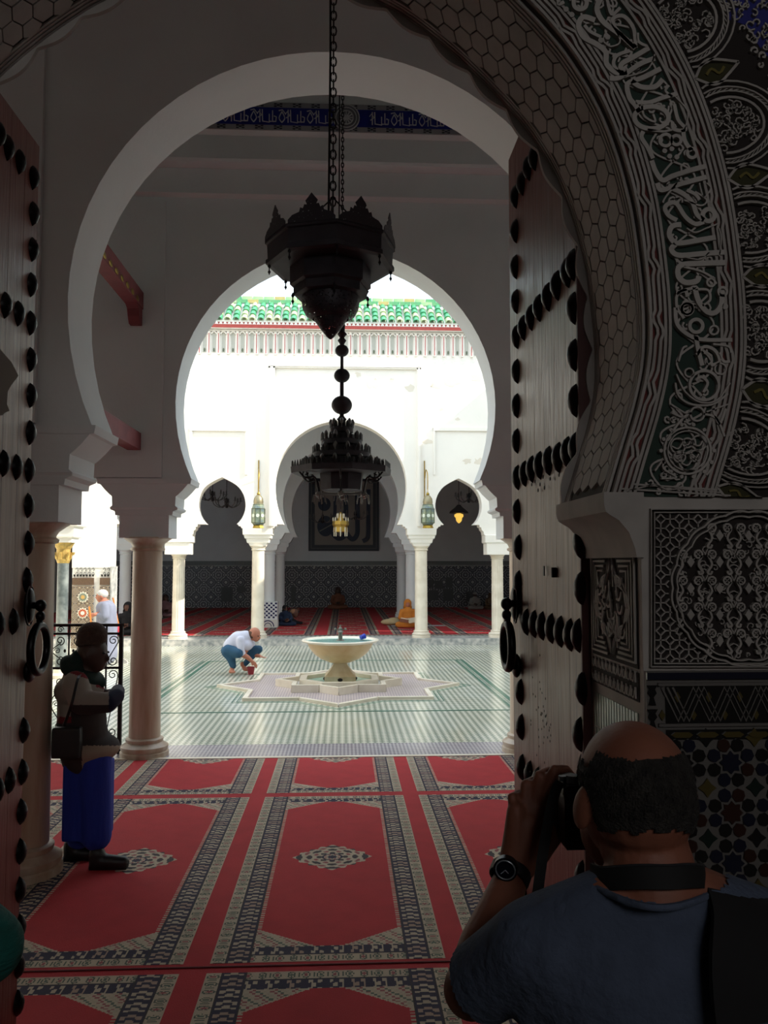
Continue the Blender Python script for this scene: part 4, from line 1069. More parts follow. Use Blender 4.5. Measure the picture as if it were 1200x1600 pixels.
def knocker(t,X,sgn,pb,pr,pl_):
    ty=t.location.y
    b=atX(*pb,X); l=atX(*pl_,X); r=atX(*pr,X+sgn*.062)
    mb=MB(); mb.ell((sgn*.012,b.y-ty,b.z),(.02,.045,.075),seg=14); mb.ell((sgn*.012,l.y-ty,l.z),(.02,.05,.05),seg=14)
    mb.tube([(sgn*.0,b.y-ty,b.z+.0),(sgn*.06,r.y-ty,b.z)],[.016,.014]); mb.ell((sgn*.065,r.y-ty,b.z),(.024,.026,.026)); mb.ell((sgn*.065,r.y-ty,b.z-.045),(.02,.022,.022))
    mb.tube([(sgn*.0,l.y-ty,l.z),(sgn*.055,r.y-ty-.01,l.z+.0)],[.012,.008])
    mb.build('knocker_mount',stud_m,t,smooth=50)
    rr=(b.z-.06-l.z)/2-.01; cz=(b.z-.06+l.z)/2
    MB().tube([(sgn*.062,r.y-ty+rr*.95*math.cos(a),cz-.012+rr*math.sin(a)) for a in [2*PI*k/28 for k in range(28)]],.017,10,True).tube([(sgn*.062,r.y-ty,b.z-.03),(sgn*.062,r.y-ty,cz+rr-.02)],.014).build('ring_handle',stud_m,t,smooth=50)
    MB().tube([(sgn*.012,b.y-ty+.05*math.cos(a),b.z+.085*math.sin(a)) for a in [2*PI*k/20 for k in range(20)]],.004,6,True).build('wire_loop',stud_m,t)
knocker(dR,XR_,-1,(809,942),(793,1000),(811,1040)); knocker(dL,XL_,1,(42,946),(61,1005),(42,1048))
p=[atX(a,b,XL_+.012) for a,b in ((-30,520),(0,545),(18,566),(29,587),(17,603),(12,612),(11,632),(15,642),(8,645),(4,649),(-30,650))]
MB().prism([(q_.y-dL.location.y,q_.z) for q_ in p],lambda p_:(.0,p_[0],p_[1]),lambda p_:(.012,p_[0],p_[1])).build('iron_plate',mat('brown_iron_plate',(92,78,68),0.85),dL,fix=True)
MB().box(-.012,.004,.3,.312,2.0,2.035).build('keyhole',dark_rec,dR)
q_=atX(852,892,XR_); MB().box(-.002,.002,-.008,.008,-.018,.018).build('keyhole',stud_m,dR).location=(-.0055,q_.y-dR.location.y,q_.z)
mb=MB(); rr=random.Random(9)
for k in range(46):
    q_=atX(rr.gauss(852,9),rr.gauss(1130,45),XR_); mb.ell((-.0055,q_.y-dR.location.y,q_.z),(.001,.004,.005),seg=6,rings=4)
for (a,b) in ((827,748),(833,757),(838,752),(846,757),(851,745),(853,762),(843,766),(876,742),(862,748)):
    q_=atX(a,b,XR_); mb.ell((-.0055,q_.y-dR.location.y,q_.z),(.001,.012,.008),seg=6,rings=4)
tag(mb.build('worm_holes',dark_rec,dR),kind='stuff')

# ================================================================== hanging lamps
def octo(mb,prof,c=(0,0,0),n=8,a0=PI/8): return mb.lathe(prof,n,c,a0=a0)
def chain_mb(x,y,z0,z1,r=.012,step=.034,wire=.0035):
    mb=MB(); z=z0; k=0
    while z<z1:
        pts=[(x+(r*math.cos(a) if k%2 else 0),y+(0 if k%2 else r*math.cos(a)),z+step*.68*math.sin(a)) for a in [2*PI*j/8 for j in range(8)]]
        mb.tube(pts,wire,4,True); z+=step; k+=1
    return mb
L1=thing('hanging_lantern',(-.065,4.0,CEIL_N),'large dark pierced metal lantern with a pointed base hanging on a chain in front','lamp')
zc=CEIL_N; Z=lambda z:z-zc
MB().lathe([(.04,0-.05),(.05,-.02),(.05,0)],16).build('ceiling_hook',iron,L1)
chain_mb(.01,0,Z(3.80),0,.014,.04,.004).build('chain',iron,L1)
MB().tube([(-.012,0,Z(3.72)),(-.006,0,Z(4.6)),(-.012,0,0)],.006,6).build('rod',iron,L1)
mb=MB()
for a in (0,PI/2,PI,1.5*PI):
    mb.tube([(.01,0,Z(3.86)),(.2*math.cos(a),.2*math.sin(a),Z(3.66))],.004,5)
mb.build('suspension_chains',iron,L1)
a0=.108
mb=MB(); mb.lathe([(.29,Z(3.50)),(.318,Z(3.505)),(.318,Z(3.525)),(.308,Z(3.53)),(.312,Z(3.60)),(.322,Z(3.605)),(.322,Z(3.62)),(.30,Z(3.62))],8,a0=a0).build('crown_band',bronze,L1)
crest=[(-.115,0),(-.115,.02),(-.095,.045),(-.06,.06),(-.055,.085),(-.042,.078),(-.035,.10),(-.022,.098),(-.03,.12),(-.016,.14),(0,.165),(.016,.14),(.03,.12),(.022,.098),(.035,.10),(.042,.078),(.055,.085),(.06,.06),(.095,.045),(.115,.02),(.115,0)]
cm=MB().prism(crest,lambda p:(.302,p[0],p[1]),lambda p:(.306,p[0],p[1])).mesh('crest_panel',pierced,fix=True)
for k in range(8): link('crest_panel',cm,L1,(0,0,Z(3.618)),(0,0,a0+PI/8+k*PI/4),(.985,1,.82))
fin=MB().lathe([(.001,-.058),(.004,-.050),(.008,-.044),(.003,-.034),(.003,-.024),(.009,-.016),(.005,-.006),(.003,0)],8).mesh('drop_finial',iron,smooth=40)
for k in range(8):
    a=a0+k*PI/4; link('drop_finial',fin,L1,(.30*math.cos(a),.30*math.sin(a),Z(3.51))); 
    if k%2==0: link('drop_finial',fin,L1,(.185*math.cos(a),.185*math.sin(a),Z(3.37)))
MB().lathe([(.185,Z(3.40)),(.20,Z(3.41)),(.20,Z(3.53)),(.29,Z(3.535))],8,a0=a0).build('upper_drum',bronze,L1)
MB().lathe([(.16,Z(3.355)),(.182,Z(3.36)),(.182,Z(3.41)),(.165,Z(3.42))],8,a0=a0).build('middle_drum',bronze,L1)
pl_=[(.088,Z(3.245)),(.118,Z(3.262)),(.135,Z(3.295)),(.140,Z(3.33)),(.140,Z(3.37))]
MB().lathe(pl_,24,mod=lambda a,z:1+.015*math.cos(8*a),caps=False).build('pierced_bowl',pierced,L1,smooth=50)
MB().lathe([(.004,Z(3.147)),(.018,Z(3.158)),(.05,Z(3.198)),(.078,Z(3.238)),(.088,Z(3.262))],20,caps=False).build('pointed_base',pierced,L1,smooth=50)
# second: tiered candelabrum
L2=thing('tiered_chandelier',(-.015,7.4,CEIL_B),'dark tiered chandelier with rings of candle bulbs below a chain of metal balls','lamp')
zc=CEIL_B
zy=lambda py: at(536,py,7.4).z-zc
chain_mb(0,0,zy(505),0,.011,.04,.005).build('chain',iron,L2)
MB().tube([(-.03,.02,zy(510)),(-.03,.02,0)],.007,6).lathe([(.04,-.05),(.05,-.02),(.05,0)],16).build('rod',iron,L2)
for py,r in ((633,.094),(587,.072),(548,.062)): MB().ell((0,0,zy(py)),(r,r,r*.9),seg=20,rings=12).build('ball',bronze,L2,smooth=60)
MB().lathe([(.03,zy(660)),(.045,zy(655)),(.02,zy(650)),(.018,zy(645)),(.018,zy(600)),(.014,zy(560)),(.02,zy(538)),(.04,zy(532)),(.02,zy(528)),(.045,zy(522)),(.025,zy(518)),(.03,zy(508)),(.008,zy(500))],14).build('stem',bronze,L2,smooth=40)
bulb=MB().lathe([(.010,0),(.012,.03),(.018,.038),(.020,.055),(.013,.075),(.002,.088)],8).mesh('candle_bulb',glass_m,smooth=60)
mer=MB().prism([(-.012,0),(.012,0),(.012,.03),(.006,.05),(0,.06),(-.006,.05),(-.012,.03)],lambda p:(0,p[0],p[1]),lambda p:(.004,p[0],p[1])).mesh('merlon',iron,fix=True)
for r,py,n in ((.105,668,8),(.185,688,10),(.26,708,14),(.36,728,18)):
    z=zy(py); 
    MB().lathe([(r-.05,z-.05),(r,z-.045),(r,z),(r-.012,z),(r-.012,z-.03),(r-.05,z-.03)],32).build('tier_ring',bronze,L2,smooth=30)
    MB().lathe([(r-.07,z-.06),(r-.07,z+.05)],24).build('tier_drum',bronze,L2)
    for k in range(n): a=2*PI*k/n; link('candle_bulb',bulb,L2,(r*math.cos(a)*.93,r*math.sin(a)*.93,z-.01))
    for k in range(int(n*2.5)): a=2*PI*(k+.5)/int(n*2.5); link('merlon',mer,L2,(r*math.cos(a),r*math.sin(a),z-.005),(0,0,a))
z=zy(741); MB().lathe([(.36,z-.0),(.455,z),(.46,z+.055),(.45,z+.055),(.44,z+.012),(.36,z+.012)],8,a0=.2).build('octagonal_ring',bronze,L2)
for k in range(8):
    a=.2+k*PI/4; b=.2+(k+1)*PI/4
    for j in range(8):
        t=(j+.5)/8; x_=.452*(math.cos(a)*(1-t)+math.cos(b)*t); y_=.452*(math.sin(a)*(1-t)+math.sin(b)*t); link('merlon',mer,L2,(x_,y_,z+.05),(0,0,(a+b)/2))
MB().lathe([(.15,zy(768)),(.19,zy(766)),(.20,zy(745)),(.20,zy(735))],8,a0=.3).build('lamp_box',bronze,L2)
arm=MB(); 
arm.tube(cr([(.42,0,.0),(.36,0,-.05),(.27,0,-.04),(.24,0,-.12),(.23,0,-.17)],5),.008,6)
arm.tube([(.30+.045*t*math.cos(t*7),0,-.035+.045*t*math.sin(t*7)) for t in [i/14 for i in range(2,15)]],.006,5)
arm.tube([(.36+.03*t*math.cos(-t*7),0,-.015+.03*t*math.sin(-t*7)) for t in [i/12 for i in range(2,13)]],.006,5)
armm=arm.mesh('scroll_arm',iron,smooth=60)
sock=MB(); sock.ell((.23,0,-.19),(.028,.028,.024),seg=12); 
for k in range(5):
    a=2*PI*k/5; sock.tube([(.23,0,-.19),(.23+.05*math.cos(a),.05*math.sin(a),-.20),(.23+.06*math.cos(a),.06*math.sin(a),-.26)],.005,5)
sm_=sock.mesh('lamp_cluster',mat('pale_lamp_sockets',(120,118,112),0.4),smooth=60)
for k in range(6): 
    link('scroll_arm',armm,L2,(0,0,zy(741)),(0,0,.5+k*PI/3)); link('lamp_cluster',sm_,L2,(0,0,zy(741)),(0,0,.5+k*PI/3))
MB().box(-.17,.17,-.01,.01,zy(773),zy(770)).box(-.01,.01,-.17,.17,zy(773),zy(770)).build('cross_bars',mat('pale_lamp_sockets',(120,118,112),0.4),L2)
# small brass lantern beyond
L3=thing('brass_lantern',(-.07,23.2,6.6),'small gilt brass crown lantern hanging in front of the framed calligraphy','lamp')
zc=6.6; zy3=lambda py: at(536,py,23.2).z-zc
MB().tube([(0,0,0),(0,0,zy3(795))],.012,6).build('rod',iron,L3)
MB().lathe([(.02,zy3(800)),(.09,zy3(808)),(.10,zy3(813)),(.22,zy3(814)),(.235,zy3(820)),(.22,zy3(821)),(.19,zy3(824)),(.19,zy3(831)),(.12,zy3(832))],8).build('lantern_body',mat('bright_brass',(190,160,80),0.35,0.8),L3)
mb=MB()
for k in range(8):
    a=2*PI*k/8; mb.lathe([(.012,zy3(838)),(.02,zy3(830)),(.02,zy3(824))],6,(.18*math.cos(a),.18*math.sin(a),0)); mb.lathe([(.015,zy3(815)),(.02,zy3(811)),(.005,zy3(808))],6,(.21*math.cos(a),.21*math.sin(a),0)); mb.lathe([(.015,zy3(810)),(.02,zy3(805)),(.005,zy3(802))],6,(.10*math.cos(a),.10*math.sin(a),0))
mb.build('candle_cups',mat('cream_candle_cups',(214,204,180),0.5),L3)
# wire chandeliers deep in the gallery
def wirechand(px,py,Y,label,s=1.0,first=[None]):
    p=at(px,py,Y)
    if first[0] is None:
        t=thing('arm_chandelier',(p.x,p.y,p.z),label,'lamp',group='dark arm chandeliers in the far gallery'); first[0]=t
        MB().tube([(0,0,.1),(0,0,6.6-p.z)],.012,6).build('rod',iron,t)
        MB().lathe([(.02,-.22),(.07,-.15),(.03,-.08),(.06,0),(.03,.1)],12).build('stem',iron,t,smooth=40)
        am=MB(); am.tube(cr([(.03,0,-.1),(.2,0,-.2),(.38,0,-.12),(.44,0,.0)],5),.014,6); am.lathe([(.05,-.01),(.06,.0)],8,(.44,0,0)); am.lathe([(.02,0),(.025,.08),(.005,.13)],8,(.44,0,0))
        m_=am.mesh('candle_arm',mat('dull_lamp_metal',(82,80,78),0.5),smooth=50)
        for k in range(8): link('candle_arm',m_,t,None,(0,0,k*PI/4))
        return t
    r=dup(first[0],(p.x,p.y,p.z),label)
    for ch in list(r.children):
        if ch.name.startswith('rod'): bpy.data.objects.remove(ch)
    MB().tube([(0,0,.1),(0,0,6.6-p.z)],.012,6).build('rod',iron,r)
    return r
c1=wirechand(332,772,26.5,'dark arm chandelier seen through the small arch nearer the left edge of that arch')
wirechand(354,783,26.5,'dark arm chandelier hanging lowest in the small arch above the crouching man')
wirechand(733,775,26.5,'dark arm chandelier in the small arch beside the little glowing brass lamp')
wirechand(504,808,30,'dark arm chandelier half hidden just beside the brass lantern, over the pale panel')
wirechand(555,803,30,'dark arm chandelier seen on the other side of the brass lantern by the lettering')
bp=at(717,802,25.0); t=thing('brass_pendant_lamp',(bp.x,bp.y,6.6),'small glowing brass pendant lamp hanging in the small arch near the door','lamp')
dz=bp.z-6.6
MB().tube([(0,0,0),(0,0,dz+.25)],.01,6).build('cord',iron,t)
MB().lathe([(.30,dz-.0),(.27,dz+.06),(.12,dz+.18),(.05,dz+.26)],14).build('shade',iron,t,smooth=40)
gm=bpy.data.materials.new('glowing_brass_lamp'); tt,bb=nodes(gm); bb.inputs['Base Color'].default_value=c255(214,160,40); bb.inputs['Emission Color'].default_value=(1,.62,.12,1); bb.inputs['Emission Strength'].default_value=.55
MB().lathe([(.02,dz-.30),(.08,dz-.24),(.10,dz-.14),(.14,dz-.1),(.14,dz-.04),(.06,dz+.0)],12).build('lamp_bowl',gm,t,smooth=40)

# wall lanterns on brass brackets
def wall_lantern(px,py0,label,first=[None]):
    c=at(px,py0,20.55)
    if first[0]: return dup(first[0],(c.x,YC0,c.z),label)
    t=thing('wall_lantern',(c.x,YC0,c.z),label,'lamp',group='glass lanterns on brass wall brackets'); first[0]=t; yy=-.40; s_=20.55/1290
    H=lambda a: (825-a)*s_     # height of a pixel row above the lantern foot
    MB().box(-.055,-.03,-.03,0,H(798),H(716)).build('back_rod',brass,t)
    MB().tube(cr([(-.04,-.02,H(745)),(-.02,-.15,H(732)),(.0,-.32,H(738)),(0,yy,H(752)),(0,yy+.03,H(764))],5),.012,8).build('hook',brass,t,smooth=60)
    MB().tube([(0,yy,H(753)),(0,yy,H(772))],.008,6).lathe([(.03,H(774)),(.045,H(772)),(.02,H(769))],10,(0,yy,0)).build('hanger',brass,t)
    MB().lathe([(.12,H(788)),(.125,H(784)),(.11,H(779)),(.07,H(775)),(.03,H(773))],24,(0,yy,0),mod=lambda a,z:1-.06*abs(math.cos(6*a))).build('ribbed_dome',mat('pale_brass_dome',(150,140,112),0.4,0.6),t,smooth=50)
    MB().lathe([(.13,H(823)),(.15,H(825)),(.11,H(820))],8,(0,yy,0),a0=PI/8).build('foot',brass,t)
    ag=mat('coloured_lantern_glass',(140,150,120),0.2,rgb2=(96,112,116),nscale=7)
    MB().lathe([(.125,H(820)),(.168,H(817)),(.168,H(795)),(.135,H(788))],8,(0,yy,0),a0=PI/8).build('glass_body',ag,t)
    mb=MB()
    for k in range(8):
        a=PI/8+k*PI/4; mb.tube([(.17*math.cos(a),yy+.17*math.sin(a),H(817)),(.17*math.cos(a),yy+.17*math.sin(a),H(795))],.009,5)
    for z_,r in ((H(817),.17),(H(795),.17),(H(789),.137),(H(820),.13)): mb.tube([(r*math.cos(PI/8+k*PI/4),yy+r*math.sin(PI/8+k*PI/4),z_) for k in range(8)],.009,5,True)
    mb.build('cage',mat('dull_green_bronze',(96,100,80),0.5,0.5),t)
    wg=mat('pale_lantern_glass',(214,220,204),0.2); dm_=MB().prism(circ(0,0,.045,14),lambda p:(p[0],-.002,p[1]),lambda p:(p[0],.004,p[1])).mesh('round_pane',wg,fix=True)
    for k in range(8):
        a=k*PI/4-PI/2; r=.17*math.cos(PI/8)+.004; link('round_pane',dm_,t,(r*math.cos(a),yy+r*math.sin(a),H(806)),(0,0,a+PI/2))
    return t
wall_lantern(403.5,825,'green glass lantern on a brass bracket above the column behind the crouching man')
wall_lantern(668.5,825,'green glass lantern on a brass bracket above the column of the orange-robed reader')

# ================================================================== fountain
FXc,FYc=-.06,13.96
star=thing('fountain_basin',(FXc,FYc,0),'low eight-pointed star basin of marble kerbs set in the courtyard floor','basin')
def star_xy(R,a0=0): 
    ri=R*math.cos(PI/4)/math.cos(PI/8)
    return [((R if k%2==0 else ri)*math.sin(a0+PI*k/8),-(R if k%2==0 else ri)*math.cos(a0+PI*k/8)) for k in range(16)]
def kerb_ring(mb,outer,inner,z0,z1):
    n=len(outer)
    vs=[(x,y,z0) for x,y in outer]+[(x,y,z1) for x,y in outer]+[(x,y,z1) for x,y in inner]+[(x,y,z0) for x,y in inner]
    fs=[]
    for k in range(n):
        j=(k+1)%n
        for r in range(3): fs.append((r*n+k,r*n+j,(r+1)*n+j,(r+1)*n+k))
        fs.append((3*n+k,3*n+j,j,k))
    return mb.add(vs,fs)
def kerb_stones(R,Ri,z0,z1,mt,nm):
    o=star_xy(R); i=star_xy(Ri)
    for k in range(16):
        j=(k+1)%16; g=.012
        def lp(a,b,t): return (a[0]+(b[0]-a[0])*t,a[1]+(b[1]-a[1])*t)
        a,b,c_,d=lp(o[k],o[j],g),lp(o[k],o[j],1-g),lp(i[k],i[j],1-g),lp(i[k],i[j],g)
        MB().prism([a,b,c_,d],lambda p:(p[0],p[1],z0),lambda p:(p[0],p[1],z1)).build(nm,mt,star,fix=True)
kerb_stones(2.03,1.93,.0,.045,marble_w,'kerb_stone')
MB().prism(star_xy(1.94),lambda p:(p[0],p[1],.0),lambda p:(p[0],p[1],.012)).build('mosaic_ground',star_floor,star,fix=True)
kerb_stones(1.06,.96,.012,.13,marble_w,'inner_kerb_stone')
MB().prism(star_xy(.97),lambda p:(p[0],p[1],.012),lambda p:(p[0],p[1],.05)).build('gutter_floor',kerb_m,star,fix=True)
oct_=lambda R:[(R*math.cos(PI/8+k*PI/4),R*math.sin(PI/8+k*PI/4)) for k in range(8)]
mb=MB(); kerb_ring(mb,oct_(.70),oct_(.58),.05,.15); mb.build('octagonal_kerb',marble_w,star,fix=True)
water=mat('pale_turquoise_water',(168,208,196),0.05,spec=0.8)
MB().prism(oct_(.585),lambda p:(p[0],p[1],.05),lambda p:(p[0],p[1],.09)).build('pool_water',water,star,fix=True)
gline=MB()
for R_ in (2.13,2.22): gline.ribbon(star_xy(R_),.02,lambda u,v,h:(u,v,h),.004,closed=True)
gline.build('green_outline',gl,star)
fo=thing('fountain',(FXc+.02,FYc-.02,.09),'round marble fountain bowl on a flared pedestal brimming with turquoise water','fountain')
fm=mat('honey_marble',(212,186,142),0.3,rgb2=(196,160,112),nscale=3); 
MB().loft([(0,.26,.26),(.10,.255,.255),(.13,.22,.22),(.2,.16,.16),(.28,.115,.115),(.31,.11,.11)]).build('pedestal',mat('cream_marble',(214,200,170),0.3,rgb2=(190,166,130),nscale=5),fo,smooth=30)
MB().lathe([(.12,.30),(.17,.31),(.21,.325),(.33,.375),(.44,.455),(.515,.55),(.55,.625),(.56,.64)],48).build('bowl',fm,fo,smooth=60)
MB().lathe([(.55,.635),(.63,.655),(.645,.675),(.635,.69),(.60,.69),(.56,.66)],48,caps=False).build('rim',marble_w,fo,smooth=60)
MB().lathe([(.57,.655),(.57,.668)],40).build('water',water,fo)
MB().lathe([(.05,.667),(.075,.672),(.035,.69),(.035,.80),(.055,.81),(.03,.84),(.035,.87),(.012,.90),(.012,.93)],12).box(-.08,.08,-.012,.012,.845,.86).ell((.085,0,.86),.02,seg=8,rings=6).ell((-.085,0,.86),.02,seg=8,rings=6).build('spout',mat('dull_steel_spout',(110,108,100),0.4,0.6),fo,smooth=40)
mb=MB()
for sx,sy in ((0,-1),(1,-.3),(-1,-.3)): mb.ell((sx*.235,sy*.235,.05),(.05,.05,.035),seg=10,rings=6)
mb.build('drain_holes',dark_rec,fo)
cp=thing('cup',(FXc+.40,FYc-.02,.757),'bright blue plastic cup floating in the fountain bowl','cup')
bl_=mat('blue_plastic',(24,50,170),0.4)
o=MB().lathe([(.035,0),(.045,.09),(.041,.09),(.032,.006)],16).build('cup_body',bl_,cp,smooth=50); o.rotation_euler=(0,1.25,.4); o.location=(-.045,0,.045)
o=MB().tube(cr([(.0,.045,.02),(.0,.075,.035),(0,.07,.065),(0,.045,.075)],4),.006,6).build('cup_handle',bl_,cp); o.rotation_euler=(0,1.25,.4); o.location=(-.045,0,.045)
bk=gnd(392,1053.5); b=thing('bucket',bk,'small dark red bucket on the floor before the crouching man','bucket')
rb_=mat('dark_red_plastic',(150,40,52),0.45)
MB().lathe([(.052,0),(.072,.125),(.077,.128),(.077,.136),(.068,.136),(.048,.01)],20).build('pail',rb_,b,smooth=40)
MB().tube([(.072*math.cos(a),.072*math.sin(a)*.4-.04,.13-.02*math.sin(a)) for a in [PI+PI*k/10 for k in range(11)]],.004,5).build('handle',rb_,b)

# ================================================================== wrought iron railing
ry=9.16
gate=thing('railing',(-2.40,ry,0),'black wrought iron railing with spiral scrolls behind the man in the cap','railing',kind='thing')
ztop,z2,zm,zb=1.395,1.288,.92,.16
mb=MB().box(-.02,.02,-.02,.02,.0,ztop); mb.box(-2.55,-2.51,-.02,.02,.0,ztop); mb.box(-.165,-.150,-.01,.01,.0,ztop)
mb.build('post',iron,gate)
MB().box(-2.55,.02,-.022,.022,ztop-.03,ztop).build('top_rail',iron,gate)
for z_ in (z2,zm,zb): MB().box(-2.53,.0,-.012,.012,z_-.012,z_+.012).build('rail',iron,gate)
def spiral(cx_,cz_,r,a0,turn,n=22,tail=None):
    P=[(cx_+r*(1-.8*i/n)*math.cos(a0+turn*2*PI*1.4*i/n),0,cz_+r*(1-.8*i/n)*math.sin(a0+turn*2*PI*1.4*i/n)) for i in range(n+1)]
    return ([tail]+P) if tail else P
sc1=MB()
for (za,zb_) in ((zb,zm),(zm,z2)):
    h=zb_-za; sc1.tube(spiral(-.085,za+.075,.055,PI*.9,1),.006,5); sc1.tube(spiral(-.085,zb_-.075,.055,-PI*.1,1),.006,5); sc1.tube([(-.14,0,za+.09),(-.03,0,zb_-.09)],.006,5)
    sc1.tube(spiral(-.07,(za+zb_)/2+.03,.0,0,1),.003,4) if False else None
sc1.build('scroll_strip',iron,gate,smooth=60)
pan=MB(); 
for (za,zb_) in ((zb,zm),(zm,z2),(z2,ztop-.02)):
    h=zb_-za; 
    if h<.2:
        for u in (-.1,.1): pan.tube(spiral(u,(za+zb_)/2,.035,0,1 if u>0 else -1),.005,5)
        continue
    for sx in (-1,1):
        pan.tube(cr([(0,0,za+h*.5),(sx*.05,0,za+h*.62),(sx*.10,0,za+h*.72)],4)+[Vector(p_) for p_ in spiral(sx*.10,za+h*.80,.05,-PI/2,sx)],.006,5)
        pan.tube(cr([(0,0,za+h*.5),(sx*.05,0,za+h*.38),(sx*.10,0,za+h*.28)],4)+[Vector(p_) for p_ in spiral(sx*.10,za+h*.20,.05,PI/2,-sx)],.006,5)
        pan.tube(spiral(sx*.07,za+h*.5,.035,PI if sx>0 else 0,-sx),.005,5)
        pan.ell((sx*.15,0,za+h*.5),(.014,.014,.02),seg=8,rings=6)
    pan.tube([(0,0,za),(0,0,zb_)],.006,5); pan.ell((0,0,za+h*.5),(.02,.02,.03),seg=8,rings=6)
pm2=pan.mesh('scroll_panel',iron,smooth=60)
for k in range(6): 
    link('scroll_panel',pm2,gate,(-.36-k*.39,0,0))
    MB().box(-.36-k*.39-.205,-.36-k*.39-.19,-.008,.008,zb,ztop).build('baluster',iron,gate)

# ================================================================== sunlit corner at the left of the court
XPz=(at(112,900,18.0).x,at(173,900,18.0).x)
pier=struct(MB().box(XPz[0],XPz[1],18.0,18.40,1.95,7.4).build('wall_pier',court_pl),'blown-out white pier in full sun above star mosaic panels','wall')
MB().box(XPz[0]+.01,XPz[1]-.01,18.01,18.39,0,1.95).build('pier_core',court_pl,pier)
for a,b in ((113,146.5),(156,171.5)):
    xa,xb=at(a,900,17.97).x,at(b,900,17.97).x; zT=at(130,911,17.97).z
    MB().box(xa,xb,17.97,18.0,.25,at(130,916,17.97).z).build('star_mosaic_panel',pier_m,pier)
    MB().box(xa,xb,17.97,18.0,at(130,914,17.97).z,at(130,903,17.97).z).build('dark_mosaic_band',mat('brown_mosaic_band',(110,84,62),0.5,noise=0.5,nscale=60),pier)
    zz0=at(130,902,17.97).z; tri=MB().prism([(-.028,.06),(.028,.06),(0,0)],XZ(-.01),XZ(0)).mesh('mosaic_tooth',mat('near_black_glazed_tile',(24,24,24),0.25),fix=True)
    x=xa+.04
    while x<xb-.02: link('mosaic_tooth',tri,pier,(x,17.99,zz0)); x+=.065
    mb=MB(); x=xa+.06; rr=random.Random(4)
    while x<xb-.05:
        for zr in (887,894): z_=at(130,zr,17.97).z-.04; mb.ribbon([(p_.x,p_.y) for p_ in cr([(x,z_),(x+.03,z_+.04),(x+.05,z_),(x+.035,z_-.03)],3)],.014,lambda u,v,h:(u,17.995-h,v),.01)
        x+=.085
    tag(mb.build('mosaic_lettering',mat('grey_lettering',(120,120,116),0.6),pier),kind='stuff')
MB().box(XPz[1],XPz[1]+.03,17.97,18.42,0,at(130,885,18).z).build('corner_moulding',kerb_m,pier)
mb=MB(); 
for cxp_,r0 in ((129.5,.13),):
    pass
def rosette(px,py,c1,c2):
    c=at(px,py,17.96); 
    w_=mat('white_mosaic_petals',(226,220,204),0.4); 
    MB().prism(starpts(12,.125,.095),lambda p:(c.x+p[0],17.968,c.z+p[1]),lambda p:(c.x+p[0],17.962,c.z+p[1])).build('mosaic_star',w_,pier,fix=True)
    MB().prism(starpts(12,.095,.075),lambda p:(c.x+p[0],17.962,c.z+p[1]),lambda p:(c.x+p[0],17.957,c.z+p[1])).build('mosaic_star',c1,pier,fix=True)
    MB().prism(starpts(8,.05,.035),lambda p:(c.x+p[0],17.957,c.z+p[1]),lambda p:(c.x+p[0],17.952,c.z+p[1])).build('mosaic_star',c2,pier,fix=True)
rosette(129.5,933,mat('grey_green_mosaic',(124,134,118),0.4),mat('ochre_mosaic',(200,160,90),0.4)); rosette(129,958,mat('terracotta_mosaic',(184,90,56),0.4),mat('white_mosaic_petals',(226,220,204),0.4))
dc=at(97,960,15.2)
t=thing('dark_marble_column',(dc.x,15.2,0),'dark grey marble column with a gilded capital behind the railing','column',kind='thing')
MB().lathe([(.16,0),(.16,.06),(.12,.10),(.12,.16)],24).build('base',marble_w,t)
MB().lathe([(.10,.16),(.098,2.05)],24).build('shaft',marble_d,t,smooth=50)
gc_=mat('gilded_plaster',(206,172,96),0.45,0.3,noise=0.3,nscale=20)
mb=MB().lathe([(.10,2.05),(.12,2.10),(.12,2.3),(.19,2.42)],20); 
for k in range(8):
    a=2*PI*k/8; mb.tube([(.12*math.cos(a),.12*math.sin(a),2.12),(.16*math.cos(a),.16*math.sin(a),2.24),(.19*math.cos(a),.19*math.sin(a),2.24),(.17*math.cos(a),.17*math.sin(a),2.20)],.018,6)
mb.build('capital',gc_,t)
MB().loft([(2.42,.2,.2),(2.5,.2,.2),(2.52,.25,.25),(2.7,.26,.26),(2.72,.32,.3),(2.95,.34,.3)]).build('impost_block',court_pl,t)
arcade('wall_west_porch',14.95,15.45,XL,dc.x+.34,7.4,2.95,[(dc.x-1.55,3.5,1.2,2.95,1.4)],court_pl,'white arch wall of the sunlit side porch on the dark marble column')
